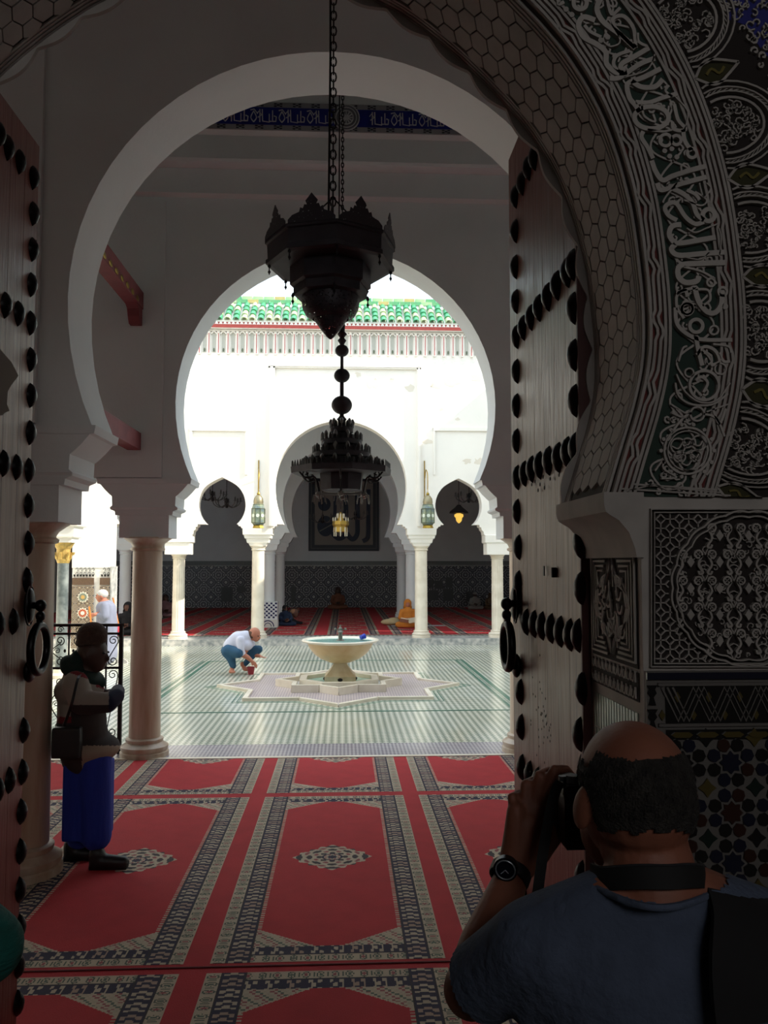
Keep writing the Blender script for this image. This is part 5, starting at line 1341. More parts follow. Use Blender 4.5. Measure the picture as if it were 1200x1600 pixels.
# ================================================================== people
def paint(o,mats,fn):
    me=o.data; me.materials.clear()
    for m in mats: me.materials.append(m)
    l=wloc(o); 
    for p in me.polygons: p.material_index=fn(p.center+l)
def carve(o,fn):
    bm=bmesh.new(); bm.from_mesh(o.data); l=wloc(o)
    bmesh.ops.delete(bm,geom=[f for f in bm.faces if not fn(f.calc_center_median()+l)],context='FACES'); bm.to_mesh(o.data); bm.free()
def P2(w):                                       # world point back to picture pixels, for cutting cloth where the photo cuts it
    d=Vector(w)-Vector((0,0,EYE)); f=d.dot(_f); return 600+F*d.dot(_r)/f, 800-F*d.dot(_u)/f
def face_bits(t,c,r,fwd,skinm,hairm=None,eyes=True):
    """eyes, brows and mouth on the side of the head that looks along fwd"""
    f=Vector(fwd).normalized(); s_=f.cross(Vector((0,0,1))).normalized(); c=Vector(c)
    mb=MB()
    for k in (-1,1): mb.ell(c+f*r*.93+s_*r*.38*k+Vector((0,0,r*.10)),(r*.13,r*.13,r*.09),seg=8,rings=6)
    mb.build('eyes',mat('dark_eyes',(20,16,14),0.3),t,world=True,smooth=60)
    MB().ell(c+f*r*.93-Vector((0,0,r*.55)),(r*.26 if abs(s_.x)>.5 else r*.10,r*.26 if abs(s_.y)>.5 else r*.10,r*.06),seg=8,rings=6).build('mouth',mat('lips',(110,60,52),0.6),t,world=True,smooth=60)
def head(mb,c,r,fwd,nose=1.0):
    """skull, jaw, nose and ears"""
    c=Vector(c); f=Vector(fwd).normalized(); s_=f.cross(Vector((0,0,1))).normalized()
    mb.ell(c+Vector((0,0,r*.12)),(r*.98,r*.98,r*1.12)); mb.ell(c-f*r*.14+Vector((0,0,r*.2)),(r*.95,r*.95,r*.95))
    mb.ell(c+f*r*.28-Vector((0,0,r*.48)),(r*.66,r*.66,r*.72))
    mb.caps(c+f*r*.93+Vector((0,0,r*.12)),r*.11,c+f*r*(1+.14*nose)-Vector((0,0,r*.20)),r*.15,8)
    for k in (-1,1): mb.ell(c+s_*r*.97*k-f*r*.08-Vector((0,0,r*.05)),(r*.22,r*.14,r*.30) if abs(s_.y)>.5 else (r*.13,r*.22,r*.30),seg=8,rings=6)
def hand(mb,w,k,r=.042,curl=Vector((0,0,-.3)),side=Vector((0,1,0))):
    """palm from wrist w toward k with four fingers and a thumb"""
    w=Vector(w); k=Vector(k); d=(k-w).normalized(); L=.085; s_=(side-d*side.dot(d)).normalized()
    pc_=w+d*L
    for j in range(4): mb.caps(w+d*.015+s_*(j-1.5)*.012,.016,pc_+s_*(j-1.5)*.021,.0125,8)
    for j,l in enumerate((.068,.078,.072,.055)):
        a=pc_+s_*(j-1.5)*.021; b=a+(d+curl*.4).normalized()*l*.55; c_=b+(d+curl*1.6).normalized()*l*.5
        mb.caps(a,.011,b,.0095,8); mb.caps(b,.0095,c_,.008,8)
    a=w+d*.03-s_*.03; b=a+(d*.6-s_*.9).normalized()*.04; mb.caps(w+d*.02,.016,a,.014,8); mb.caps(a,.013,b,.011,8); mb.caps(b,.011,b+(d-s_*.2).normalized()*.03,.009,8)

# ---- photographer seen from behind
YH=1.15
ph=thing('person',(.45,1.18,0),'balding photographer in a dark T-shirt with wristwatch, camera raised to his eye','person')
h=lambda px,py,Y=YH: at(px,py,Y)
shirt_m=mat('dark_slate_blue_cotton',(72,82,102),0.95,noise=0.12,nscale=30,bump=0.5,bscale=60)
sh_l=h(838,1478,1.16); sh_r=h(1232,1478,1.14); elb=h(736,1546,1.27); wri=h(800,1368,1.40)
nk=h(1020,1375,1.13)
mb=MB()
hc=h(992,1222,1.165)
mb.ell(hc+Vector((0,.0,0)),(.074,.096,.083),rot=(0.1,0,0),seg=28,rings=18); mb.ell(hc+Vector((-.002,.02,-.035)),(.067,.083,.085),seg=24,rings=16)
mb.ell(hc+Vector((0,-.03,-.02)),(.072,.065,.072)); mb.ell(hc+Vector((-.006,.062,-.085)),(.055,.055,.06))
mb.caps(hc+Vector((-.01,.125,-.02)),.012,hc+Vector((-.01,.128,-.05)),.016)          # nose
mb.chain([hc+Vector((.006,-.005,-.08)),h(1013,1330,1.14),h(1022,1400,1.13)],[.060,.056,.066],20)      # neck
mb.chain([h(1022,1400,1.13),h(930,1432,1.14),sh_l],[.062,.052,.052]); mb.chain([h(1022,1400,1.13),h(1130,1432,1.13),sh_r],[.062,.052,.052])
mb.ell(h(1028,1560,1.16),(.155,.10,.17)); mb.ell((.45,1.18,1.12),(.15,.10,.16))
mb.chain([sh_l,elb],[.050,.042],18); mb.chain([elb,elb.lerp(wri,.35),elb.lerp(wri,.75),wri],[.041,.043,.033,.027],18)
elr=Vector((.72,1.33,1.36)); wrr=Vector((.54,1.40,1.56)); mb.chain([sh_r,elr],[.050,.042],16); mb.chain([elr,wrr],[.042,.028],16)
# left ear and right ear
el=h(907,1262,1.155); er=h(1083,1240,1.155)
mb.ell(el+Vector((.004,0,0)),(.010,.020,.031),rot=(0.1,.15,.35)); mb.ell(er+Vector((-.004,0,0)),(.010,.020,.031),rot=(0.1,-.15,-.35))
# left hand: palm under the lens, fingers up round it
def F3(pts,rs): mb.chain([h(*p_) for p_ in pts],rs,10)
palm=[(800,1368,1.40),(812,1330,1.405),(822,1290,1.41)]
F3(palm,[.027,.030,.030]); F3([(800,1368,1.40),(838,1325,1.405),(846,1280,1.41)],[.025,.028,.026]); F3([(800,1360,1.40),(806,1310,1.40),(806,1268,1.40)],[.024,.022,.016])
F3([(846,1280,1.41),(850,1248,1.41)],[.022,.0115]); F3([(822,1288,1.41),(828,1256,1.41)],[.024,.0115]); F3([(834,1285,1.41),(836,1252,1.41)],[.022,.0115])
F3([(851,1246,1.405),(866,1204,1.40),(884,1203,1.42),(894,1214,1.43)],[.0115,.0098,.009,.008])
F3([(836,1250,1.41),(843,1212,1.41),(858,1205,1.44),(872,1212,1.46)],[.0115,.0098,.0088,.0078])
F3([(820,1257,1.41),(821,1226,1.415),(835,1219,1.45),(850,1224,1.475)],[.0110,.0092,.0084,.0075])
F3([(805,1270,1.405),(800,1246,1.41),(811,1240,1.45),(828,1244,1.475)],[.0100,.0085,.0075,.0068])
F3([(838,1335,1.405),(862,1312,1.39),(878,1292,1.37),(884,1280,1.36)],[.022,.015,.012,.010])
# right hand on the far side of the camera
mb.chain([wrr,Vector((.52,1.40,1.62)),Vector((.50,1.385,1.66))],[.027,.028,.02],12)
for j in range(4): mb.chain([Vector((.515,1.395,1.65-j*.021)),Vector((.508,1.42,1.655-j*.021)),Vector((.49,1.425,1.655-j*.021))],[.012,.011,.009],8)
mb.chain([Vector((.515,1.385,1.63)),Vector((.50,1.345,1.62)),Vector((.485,1.335,1.625))],[.014,.012,.010],8)
body=blob('body',mb,skin,ph,.0034,4,.5)
hair_f=mat('greying_cropped_hair',(30,27,25),0.9,rgb2=(56,52,48),nscale=70,bump=1.0,bscale=300)
mb=MB(); mb.ell(hc+Vector((0,.0,0)),(.0775,.099,.086),rot=(0.1,0,0),seg=28,rings=18); mb.ell(hc+Vector((0,-.03,-.02)),(.074,.070,.076)); mb.ell(hc+Vector((-.002,.0,-.04)),(.071,.075,.078),seg=24,rings=16)
hr=blob('hair',mb,hair_f,ph,.005,4,.5)
def hairmask(c):
    u,v=P2(c); d=c-hc
    if d.y>.055 and d.z<.03: return False                # face
    if v>1300-3*math.sin(u*.15): return False             # nape
    if d.y>-.035 and d.z<-.012+.3*(d.y): return False
    top=1188-34*max(0,((u-985)/78.0))**2*0-30*abs((u-1000)/95.0)**2.2
    if d.y>-.02: top_z=.028+.02*math.sin(c.y*200)*.2; return d.z<top_z
    return v>top
carve(hr,hairmask)
for p_ in range(0): pass
tuft=MB(); rr=random.Random(2)
for k in range(2600):
    v_=hr.data.vertices[rr.randrange(len(hr.data.vertices))]; n_=v_.normal; co=v_.co
    if not n_.length or P2(Vector(co)+wloc(hr))[1]>1278: continue
    dirn=(n_*.25+Vector((rr.uniform(-.3,.3),rr.uniform(-.3,.3),-.7))).normalized(); a=co+n_*.0; b=a+dirn*rr.uniform(.004,.008)
    s_=dirn.orthogonal().normalized()*.0006
    tuft.add([a-s_,a+s_,b],[(0,1,2)])
tag(tuft.build('hair_strands',hair_f,ph),kind='stuff')
# T-shirt
mb=MB()
mb.chain([h(1022,1412,1.13),h(930,1440,1.14),sh_l],[.070,.062,.064],20); mb.chain([h(1022,1412,1.13),h(1130,1440,1.13),sh_r],[.070,.062,.064],20)
mb.ell(h(1028,1520,1.15),(.185,.115,.14),seg=24,rings=14); mb.ell(h(1028,1640,1.17),(.178,.125,.22),seg=24,rings=14); mb.ell((.45,1.18,1.06),(.165,.12,.17),seg=24,rings=14); mb.ell((.45,1.18,.96),(.165,.12,.10))
mb.chain([sh_l,sh_l.lerp(elb,.45),sh_l.lerp(elb,.92)],[.064,.060,.058],20); mb.chain([sh_r,sh_r.lerp(elr,.55)],[.064,.062],18)
mb.chain([h(870,1490,1.14),h(850,1560,1.17)],[.06,.05],16)
tee=blob('t_shirt',mb,shirt_m,ph,.0075,5,.5)
def teemask(c):
    u,v=P2(c); 
    if c.y<1.20 and 930<u<1135 and v<1384+30*math.sin(max(0,min(1,(u-930)/205))*PI): return False
    if c.y>=1.20 and v<1440 and 940<u<1110: return False
    d=(c-sh_l).dot((elb-sh_l).normalized())
    if u<800 and d>(elb-sh_l).length*.80 and c.z<sh_l.z: return False
    return True
carve(tee,teemask)
col_=MB(); 
P=[]
for k in range(25):
    u=932+(1133-932)*k/24; v=1388+30*math.sin(PI*k/24); P.append(h(u,v,1.055-.012*math.sin(PI*k/24)+.06*abs((k-12)/12.)**2))
col_.tube(P,.0045,6).build('neck_binding',shirt_m,ph,world=True,smooth=60)
# trousers and shoes
jean=mat('charcoal_trousers',(40,42,48),0.9,noise=0.15)
mb=MB(); mb.ell((.45,1.18,.92),(.165,.125,.14))
for s_ in (-1,1): mb.chain([(.45+s_*.09,1.18,.88),(.45+s_*.10,1.19,.48),(.45+s_*.105,1.17,.09)],[.095,.068,.05],16)
blob('trousers',mb,jean,ph,.014,4)
for s_ in (-1,1):
    mb=MB(); mb.chain([(.45+s_*.105,1.13,.05),(.45+s_*.115,1.34,.035)],[.048,.036],14); mb.box(.45+s_*.11-.045,.45+s_*.11+.045,1.09,1.37,0,.03); blob('shoe',mb,mat('black_shoe_leather',(22,20,20),0.5),ph,.009,3)
# watch
wd=(wri-elb).normalized(); wm=MB()
wc=h(797,1366,1.395)-wd*.0
def ringpts(c,ax,r1,r2,n=24):
    u_=ax.orthogonal().normalized(); v_=ax.cross(u_)
    return [c+u_*r1*math.cos(2*PI*k/n)+v_*r2*math.sin(2*PI*k/n) for k in range(n)]
wt=thing('wristwatch',wc,'black wristwatch with a pale ring round the dial on his raised wrist','watch')
for off in (-.007,-.0035,0,.0035,.007): wm.tube(ringpts(wc+wd*off,wd,.031,.031),.0035,6,True)
wm.build('strap',mat('black_rubber_strap',(18,19,22),0.5),wt,world=True,smooth=60)
fd=Vector((-.30,-.94,-.12)).normalized(); fc=at(790,1358,wc.y-.036)
def disc(mb,c,ax,r,hh,n=28):
    u_=ax.orthogonal().normalized(); v_=ax.cross(u_); vs=[c+(u_*math.cos(2*PI*k/n)+v_*math.sin(2*PI*k/n))*r for k in range(n)]; vs+=[p_+ax*hh for p_ in vs]
    mb.add(vs,[tuple(reversed(range(n))),tuple(range(n,2*n))]+[(k,(k+1)%n,(k+1)%n+n,k+n) for k in range(n)])
m_=MB(); disc(m_,fc-fd*.010,fd,.0195,.012); m_.build('case',mat('black_watch_case',(20,22,26),0.3,0.5),wt,world=True,smooth=40)
MB().tube(ringpts(fc+fd*.003,fd,.0155,.0155),.0011,6,True).build('dial_ring',mat('silver_ring',(170,176,186),0.3,0.6),wt,world=True,smooth=60)
m_=MB(); disc(m_,fc+fd*.002,fd,.0145,.001); m_.build('dial',mat('dark_dial',(14,18,26),0.1),wt,world=True)
m_=MB(); u_=fd.orthogonal().normalized(); v_=fd.cross(u_)
m_.tube([fc+fd*.0035,fc+fd*.0035+u_*.010],.0006,4); m_.tube([fc+fd*.0035,fc+fd*.0035+v_*.007],.0007,4); m_.build('hands',mat('silver_ring',(170,176,186),0.3,0.6),wt,world=True)
# camera
ca=thing('camera',(.415,1.335,1.60),'black camera with a silver lens ring held up by the photographer','camera')
blk=mat('black_camera_body',(14,14,15),0.45); 
MB().loft([(0,.062,.024),(.012,.066,.027),(.085,.066,.027),(.098,.060,.022)]).build('camera_body',blk,ca,smooth=30)
MB().loft([(.098,.026,.022),(.118,.018,.018)]).build('viewfinder_hump',blk,ca)
MB().loft([(.02,.016,.012),(.085,.016,.012)],(-.052,.026,0)).build('grip',blk,ca)
def lens(y0,y1,r,m,nm): 
    o=MB().lathe([(r,0),(r,y1-y0)],28).build(nm,m,ca,smooth=40); o.rotation_euler=(-PI/2,0,.18); o.location=(-.022-(y0)*.18,y0,.062)
lens(.02,.055,.031,blk,'lens_barrel'); lens(.055,.085,.034,mat('brushed_silver_lens',(132,142,154),0.3,0.7),'silver_lens_ring'); lens(.085,.12,.030,blk,'lens_front')
MB().lathe([(.011,.098),(.011,.110)],16,(-.045,0,0)).build('mode_dial',mat('brushed_silver_lens',(132,142,154),0.3,0.7),ca,smooth=30)
MB().lathe([(.007,.098),(.007,.106)],14,(-.058,.012,0)).build('shutter_button',mat('brushed_silver_lens',(132,142,154),0.3,0.7),ca,smooth=30)
strapm=mat('black_webbing',(13,13,14),0.8)
def strap(mb,pts,w_,th,wd_):
    """flat band through points, wd_ = width direction"""
    P=[Vector(p_) for p_ in pts]; n=len(P); vs=[]; wd_=Vector(wd_)
    for i,p_ in enumerate(P):
        d=(P[min(i+1,n-1)]-P[max(i-1,0)]).normalized(); w1=(wd_-d*wd_.dot(d)).normalized()*w_/2; t_=d.cross(w1).normalized()*th/2
        vs+=[p_-w1-t_,p_+w1-t_,p_+w1+t_,p_-w1+t_]
    fs=[(i*4+k,i*4+(k+1)%4,(i+1)*4+(k+1)%4,(i+1)*4+k) for i in range(n-1) for k in range(4)]+[(3,2,1,0),tuple((n-1)*4+k for k in range(4))]
    mb.add(vs,fs)
m_=MB(); strap(m_,cr([h(876,1222,1.335),h(868,1236,1.325),h(861,1262,1.315),h(853,1305,1.30),h(846,1350,1.28),h(838,1412,1.22)],5),.016,.002,(1,-.1,.15)); m_.build('neck_strap',strapm,ca,world=True)
# strap round the neck
nc=h(1012,1352,1.14); m_=MB(); P=[]
for k in range(21):
    a=PI*1.12+ (PI*.88+PI*.0)*(k/20)*1.0
    a=-PI*.02-PI*.96*k/20
    P.append(Vector((nc.x+.076*math.cos(a)+.0,nc.y+.088*math.sin(a)+.014,nc.z+.012-.026*abs(math.cos(a))**3)))
strap(m_,P,.030,.004,(0,.25,1)); m_.build('neck_pad',strapm,ca,world=True,smooth=40)
MB().tube([p_+Vector((0,0,.014)) for p_ in P],.0014,4).build('strap_piping',mat('grey_webbing_edge',(40,40,44),0.8),ca,world=True)
bag=thing('shoulder_bag',(.60,.99,1.30),'black shoulder bag slung over the photographer, cut off at the picture edge','bag')
m_=MB(); strap(m_,cr([h(1148,1600,1.01)+Vector((.02,0,0)),h(1165,1520,1.02),h(1168,1450,1.05),h(1160,1408,1.09),h(1158,1392,1.14),h(1160,1395,1.20),h(1160,1440,1.26)],6),.095,.008,(1,.1,-.25)); m_.build('shoulder_strap',mat('black_bag_fabric',(17,17,19),0.9),bag,world=True,smooth=40)
m_=MB(); m_.ell((.64,.98,1.20),(.14,.08,.16),seg=20); m_.box(.52,.76,.92,1.05,1.06,1.30); blob('bag_body',m_,mat('black_bag_fabric',(17,17,19),0.9),bag,.01,6)

# ---- somebody in teal whose elbow enters at the picture edge
te=thing('person',(-.85,1.35,0),'teal-sleeved elbow of a visitor poking in at the very edge near the bottom','person')
teal=mat('teal_draped_cloth',(14,92,84),0.85,noise=0.3,nscale=12,stretch=(1,1,5),bump=0.6,bscale=30)
e_=at(-20,1482,1.30); s0=Vector((-.79,1.36,1.36)); mb=MB()
mb.chain([s0,e_],[.062,.056],20); mb.chain([e_,Vector((-.72,1.52,1.50))],[.056,.04],18)
mb.ell((-.92,1.36,1.16),(.15,.11,.30),seg=20); mb.chain([s0,(-.92,1.36,1.40),(-1.06,1.36,1.36)],[.06,.06,.06]); mb.chain([(-1.06,1.36,1.36),(-1.1,1.38,1.08)],[.055,.05]); mb.chain([(-1.1,1.38,1.08),(-.96,1.52,1.05)],[.048,.036])
mb.chain([(-.92,1.36,1.0),(-.92,1.36,.5),(-.92,1.36,.15)],[.15,.17,.2],20)
blob('tunic',mb,teal,te,.014,6)
mb=MB(); head(mb,(-.92,1.37,1.60),.092,(0.2,1,0)); mb.caps((-.92,1.36,1.42),.05,(-.92,1.37,1.53),.05); hand(mb,Vector((-.72,1.52,1.50)),Vector((-.74,1.60,1.58)),side=Vector((1,0,0))); hand(mb,(-.96,1.52,1.05),(-.88,1.58,1.05),side=Vector((0,0,1)))
for s_ in (-1,1): mb.chain([(-.92+s_*.08,1.36,.2),(-.92+s_*.08,1.36,.05),(-.92+s_*.08,1.46,.03)],[.045,.04,.03],12)
blob('body',mb,skin_d,te,.009,4)
mb=MB(); mb.ell((-.92,1.34,1.64),(.108,.112,.115)); mb.ell((-.92,1.33,1.52),(.10,.09,.10)); o=blob('headscarf',mb,teal,te,.01,5); carve(o,lambda c: not (c.y>1.40 and c.z<1.70))

# ---- man in a cap beside the near column
Y0=5.86; g0=gnd(140,1329); m1=thing('person',(g0.x,g0.y,0),'man in a cap and hooded jacket standing with folded arms by the near column','person')
q=lambda px,py,dy=0: at(px,py,Y0+dy)
R=lambda px: px*Y0/1290
dskin=mat('deep_brown_skin',(66,44,36),0.55)
hc1=q(145,1022); mb=MB(); head(mb,hc1,.102,(1,-.08,-.12),.55); mb.caps(hc1+Vector((-.02,0,-.04)),.06,q(130,1065),.065)
# folded hands tucked at the chest
hand(mb,q(164,1094,-.16),q(140,1088,-.16),side=Vector((0,0,1))); hand(mb,q(168,1084,.10),q(146,1080,.12),side=Vector((0,0,1))); mb.chain([q(164,1094,-.16),q(130,1100,-.1)],[.03,.05]); mb.chain([q(168,1084,.10),q(130,1090,.1)],[.03,.05])
mb.chain([q(130,1062),q(128,1180)],[.10,.12]); 
blob('body',mb,dskin,m1,.010,4)
face_bits(m1,hc1,.098,(1,-.08,0),dskin)
capm=mat('brown_knitted_cap',(70,50,42),0.95,noise=0.2,nscale=40,bump=0.5,bscale=90)
mb=MB(); mb.ell(q(144,993),(R(23),.105,R(21)),seg=24); mb.ell(q(142,1004),(R(22.5),.108,R(15)),seg=24); o=blob('cap',mb,capm,m1,.010,5); carve(o,lambda c: P2(c)[1]<1007-(P2(c)[0]-143)*.12)
jk=mat('pale_grey_jacket_cloth',(150,138,128),0.9,noise=0.1,nscale=5,bump=0.6,bscale=7); dg=mat('dark_green_jacket_yoke',(24,44,38),0.9); rd=mat('dark_red_piping',(120,28,36),0.9); nv=mat('navy_jacket_panel',(24,26,52),0.9); bk_=mat('dark_brown_jacket_panel',(52,42,40),0.9); bei=mat('beige_jacket_hem',(150,132,116),0.9)
mb=MB(); mb.chain([q(122,1055),q(124,1095),q(128,1140),q(136,1178)],[R(22)*1.0,R(32),R(36),R(38)],24)
mb.ell(q(124,1078),(R(36),.20,R(26)),seg=24); mb.ell(q(128,1130),(R(36),.19,R(50)),seg=24); mb.ell(q(138,1168),(R(47),.21,R(24)),seg=24)
mb.chain([q(118,1068,-.16),q(128,1098,-.20),q(168,1098,-.22)],[R(19),R(18),R(15)],18); mb.chain([q(168,1098,-.22),q(182,1088,-.15)],[R(15),R(12)],16)
mb.chain([q(118,1068,.16),q(150,1095,.20),q(176,1090,.16)],[R(19),R(17),R(14)],18); mb.chain([q(182,1088,-.12),q(184,1080,.12)],[R(11),R(11)],14)
jk_o=blob('jacket',mb,jk,m1,.009,9)
def jp(c):
    u,v=P2(c)
    yk=1047+.33*(u-98)+ (8 if u>150 else 0)
    if u>170 and 1055<v<1118: return 3
    if v<yk-6: return 1
    if v<yk+1: return 2
    if v>1101 and u>122 and v<1148+ (u-150)*.1 and c.y<Y0+.3: return 4
    if v>1148 and u<128: return 4
    if v>1120 and u<112: return 2 if v<1130 else 4
    if v>1165: return 5
    if v>1101 and u>110: return 4
    return 0
paint(jk_o,[jk,dg,rd,nv,bk_,bei],jp)
mb=MB(); mb.ell(q(117,1044),(R(22),.14,R(15)),rot=(0,.45,0)); mb.ell(q(109,1036),(R(14),.11,R(12)),rot=(0,.6,0)); mb.ell(q(125,1030),(R(11),.11,R(16)),rot=(0,-.4,0)); mb.ell(q(140,1058),(R(23),.14,R(12)),rot=(0,.35,0)); mb.chain([q(108,1040),q(132,1054),q(156,1066)],[R(12),R(13),R(10)]); blob('hood',mb,dg,m1,.011,6)
tr=mat('bright_blue_trousers',(26,48,150),0.85,noise=0.15,nscale=3,stretch=(6,6,1),bump=0.5,bscale=6)
mb=MB(); mb.chain([q(128,1175,.05),q(124,1250,.07),q(124,1306,.07)],[R(25),R(21),R(20)],20); mb.chain([q(148,1175,-.06),q(150,1250,-.07),q(151,1306,-.07)],[R(25),R(23),R(22)],20); mb.ell(q(138,1222),(R(34),.14,R(34))); mb.box(q(106,1240).x,q(172,1240).x,q(0,0).y-.13,q(0,0).y+.12,q(0,1309).z,q(0,1190).z)
blob('trousers',mb,tr,m1,.013,6)
bl2=mat('black_leather_shoe',(16,15,16),0.45)
for a,b,dy in (((112,1318),(142,1321),.08),((152,1326),(193,1335),-.10)):
    p0=q(*a,dy); p1=q(*b,dy); p0.z=.055; p1.z=.045
    mb=MB(); mb.chain([p0+Vector((0,0,.05)),p0],[.055,.055],14); mb.chain([p0,p1],[.055,.042],14); x_0,x_1=p0.x-.05,p1.x+.03; mb.box(x_0,x_1,p0.y-.04,p0.y+.04,0,.03); blob('shoe',mb,bl2,m1,.010,4)
b2=thing('satchel',q(104,1180,-.2),'black bag hanging at the hip of the man in the cap','bag')
mb=MB(); a=q(82,1136,-.22); b_=q(126,1184,-.22); mb.box(a.x,b_.x,a.y-.03,a.y+.05,b_.z,a.z); blob('bag_body',mb,bl2,b2,.012,5)
m_=MB(); strap(m_,cr([q(100,1134,-.24),q(112,1100,-.36),q(122,1060,-.26),q(130,1050,-.05)],5),.018,.004,(1,0,.2)); m_.build('bag_strap',bl2,b2,world=True)

# ---- man crouching at the bucket
Y1=15.55; g1=gnd(372,1050); m2=thing('person',(g1.x,g1.y,0),'barefoot balding man in a pale shirt crouching by a red bucket near the fountain','person')
q=lambda px,py,dy=0: at(340+px/4.615,970+py/4.615,Y1+dy)
sk2=mat('sunburnt_skin',(176,112,88),0.6)
hc2=q(268,98); mb=MB(); head(mb,hc2,.105,(1,-.35,-.45)); mb.caps(hc2+Vector((-.05,0,-.05)),.06,q(215,128),.07)
mb.chain([q(165,235,-.16),q(215,262,-.18),q(248,292,-.16)],[.055,.045,.034]); hand(mb,q(246,290,-.16),q(262,305,-.18),side=Vector((0,0,1)),curl=Vector((.2,0,-.8)))
mb.chain([q(245,235,.16),q(280,250,.12),q(305,255,.06)],[.05,.04,.033]); hand(mb,q(303,255,.06),q(345,268,0),side=Vector((0,1,0)),curl=Vector((0,0,.2)))
mb.chain([q(110,318,-.14),q(105,352,-.14)],[.05,.04]); mb.chain([q(105,356,-.14),q(92,366,-.16),q(118,368,-.2)],[.038,.036,.028])
mb.chain([q(180,312,.14),q(190,335,.14),q(208,350,.12)],[.05,.04,.035]); mb.ell(q(205,352,.12),(.07,.04,.03))
for j in range(5): mb.caps(q(100+j*6,366,-.19),.013,q(102+j*6,372,-.23),.011,8)
mb.chain([q(150,150),q(180,200)],[.12,.12]); mb.ell(hc2,(.1,.1,.1))
for v_ in mb.v: pass
blob('body',mb,sk2,m2,.013,4)
face_bits(m2,hc2,.105,(1,-.35,-.45),sk2)
mb=MB(); mb.ell(hc2+Vector((-.045,.01,.0)),(.09,.112,.10)); o=blob('hair',mb,mat('thin_brown_hair',(92,66,50),0.9,noise=0.3,nscale=60),m2,.012,4); carve(o,lambda c:(c-hc2).z<.062 and (c-hc2).x<.02 and (c-hc2).z>-.07)
st=mat('pale_lilac_shirt',(206,206,222),0.9,noise=0.12,nscale=7,bump=0.5,bscale=12)
mb=MB(); mb.chain([q(105,185),q(150,140),q(200,120)],[.17,.17,.13],20); mb.ell(q(150,165),(.22,.18,.17),rot=(0,-.6,0)); mb.chain([q(165,140,-.17),q(165,205,-.20),q(180,238,-.17)],[.075,.065,.062],14); mb.chain([q(240,145,.16),q(250,200,.18),q(258,238,.14)],[.07,.065,.058],14); mb.ell(q(205,170),(.14,.17,.12))
blob('shirt',mb,st,m2,.014,6)
jn=mat('faded_blue_jeans',(46,84,112),0.9,noise=0.15,nscale=8)
mb=MB(); mb.ell(q(85,215),(.16,.18,.12)); mb.chain([q(80,215,-.12),q(150,235,-.24),],[.12,.09],18); mb.chain([q(70,225,-.13),q(95,265,-.14),q(112,325,-.14)],[.11,.085,.06],18); mb.chain([q(95,225,.1),q(200,215,.18),q(298,205,.16)],[.12,.10,.075],18); mb.chain([q(298,205,.16),q(240,260,.15),q(200,310,.14)],[.075,.07,.052],18)
blob('jeans',mb,jn,m2,.014,6)

# ---- man in a white robe with a broom in the sunny corner
Y2=16.7; g2=gnd(163,1038); Y2=g2.y; m3=thing('person',(g2.x,g2.y,0),'white-haired man in a long pale grey robe walking in the sunlit corner','person')
q=lambda px,py,dy=0: at(80+px/7.62,850+py/7.62,Y2+dy)
hc3=q(600,620); mb=MB(); head(mb,hc3,.105,(-1,-.1,-.1)); mb.caps(hc3,.06,q(640,720),.07); mb.chain([q(560,830,-.2),q(520,840,-.25)],[.045,.035]); hand(mb,q(525,838,-.25),q(490,840,-.25),side=Vector((0,0,1)))
for dy in (-.1,.12): mb.chain([q(600+dy*300,1400,dy),(q(600+dy*300,1400,dy).x,Y2+dy,.06),(q(560+dy*300,1400,dy).x-.1,Y2+dy,.03)],[.06,.05,.035])
mb.chain([q(640,720),q(660,950)],[.12,.12]); blob('body',mb,sk2,m3,.015,4)
face_bits(m3,hc3,.105,(-1,-.1,0),sk2)
mb=MB(); mb.ell(hc3+Vector((.02,0,.04)),(.115,.112,.10)); o=blob('white_hair',mb,mat('white_hair_cap',(190,188,184),0.9),m3,.013,4); carve(o,lambda c:(c-hc3).z>-.0 or (c-hc3).x>.04)
rb2=mat('pale_grey_robe',(128,132,150),0.9,noise=0.15,nscale=4,stretch=(4,4,1))
mb=MB(); mb.ell(q(650,760),(.20,.20,.16)); mb.chain([q(655,780),q(665,960),q(650,1150),(q(650,1150).x,Y2,.22)],[.20,.21,.22,.24],22); mb.chain([q(640,740,-.18),q(640,860,-.24),q(570,850,-.22)],[.09,.085,.06],16); mb.chain([q(660,740,.18),q(670,880,.2)],[.09,.07],16)
blob('robe',mb,rb2,m3,.018,6)
orw=mat('orange_wooden_pole',(214,120,48),0.6)
br=thing('broom',(q(470,1400,-.25).x,Y2-.3,0),'pale orange broom pole upright in front of the robed man','broom')
pa=q(452,745,-.25); MB().tube([pa,Vector((pa.x+.16,Y2-.3,.10))],.016,8).build('pole',orw,br,world=True); MB().loft([(0,.14,.03),(.08,.12,.025),(.12,.04,.02)],(pa.x+.16-br.location.x,0,0)).build('bristles',mat('straw_bristles',(170,140,80),0.9),br)
br2=thing('mop',(q(830,1400,.2).x,Y2+.2,0),'orange mop pole with a red cloth leaning behind the robed man','mop')
pa=q(735,640,.2); pb=q(822,1060,.2); MB().tube([pa,pb,Vector((pb.x+.05,pb.y,.06))],.015,8).build('pole',orw,br2,world=True)
mb=MB(); mb.ell(q(785,1010,.15),(.07,.05,.09)); blob('red_cloth',mb,mat('red_cleaning_cloth',(206,56,70),0.9),br2,.012,4)
MB().loft([(0,.12,.05),(.05,.10,.04),(.09,.03,.03)],(pb.x+.05-br2.location.x,pb.y-br2.location.y,0)).build('mop_head',mat('grey_mop_yarn',(160,156,150),0.95),br2)

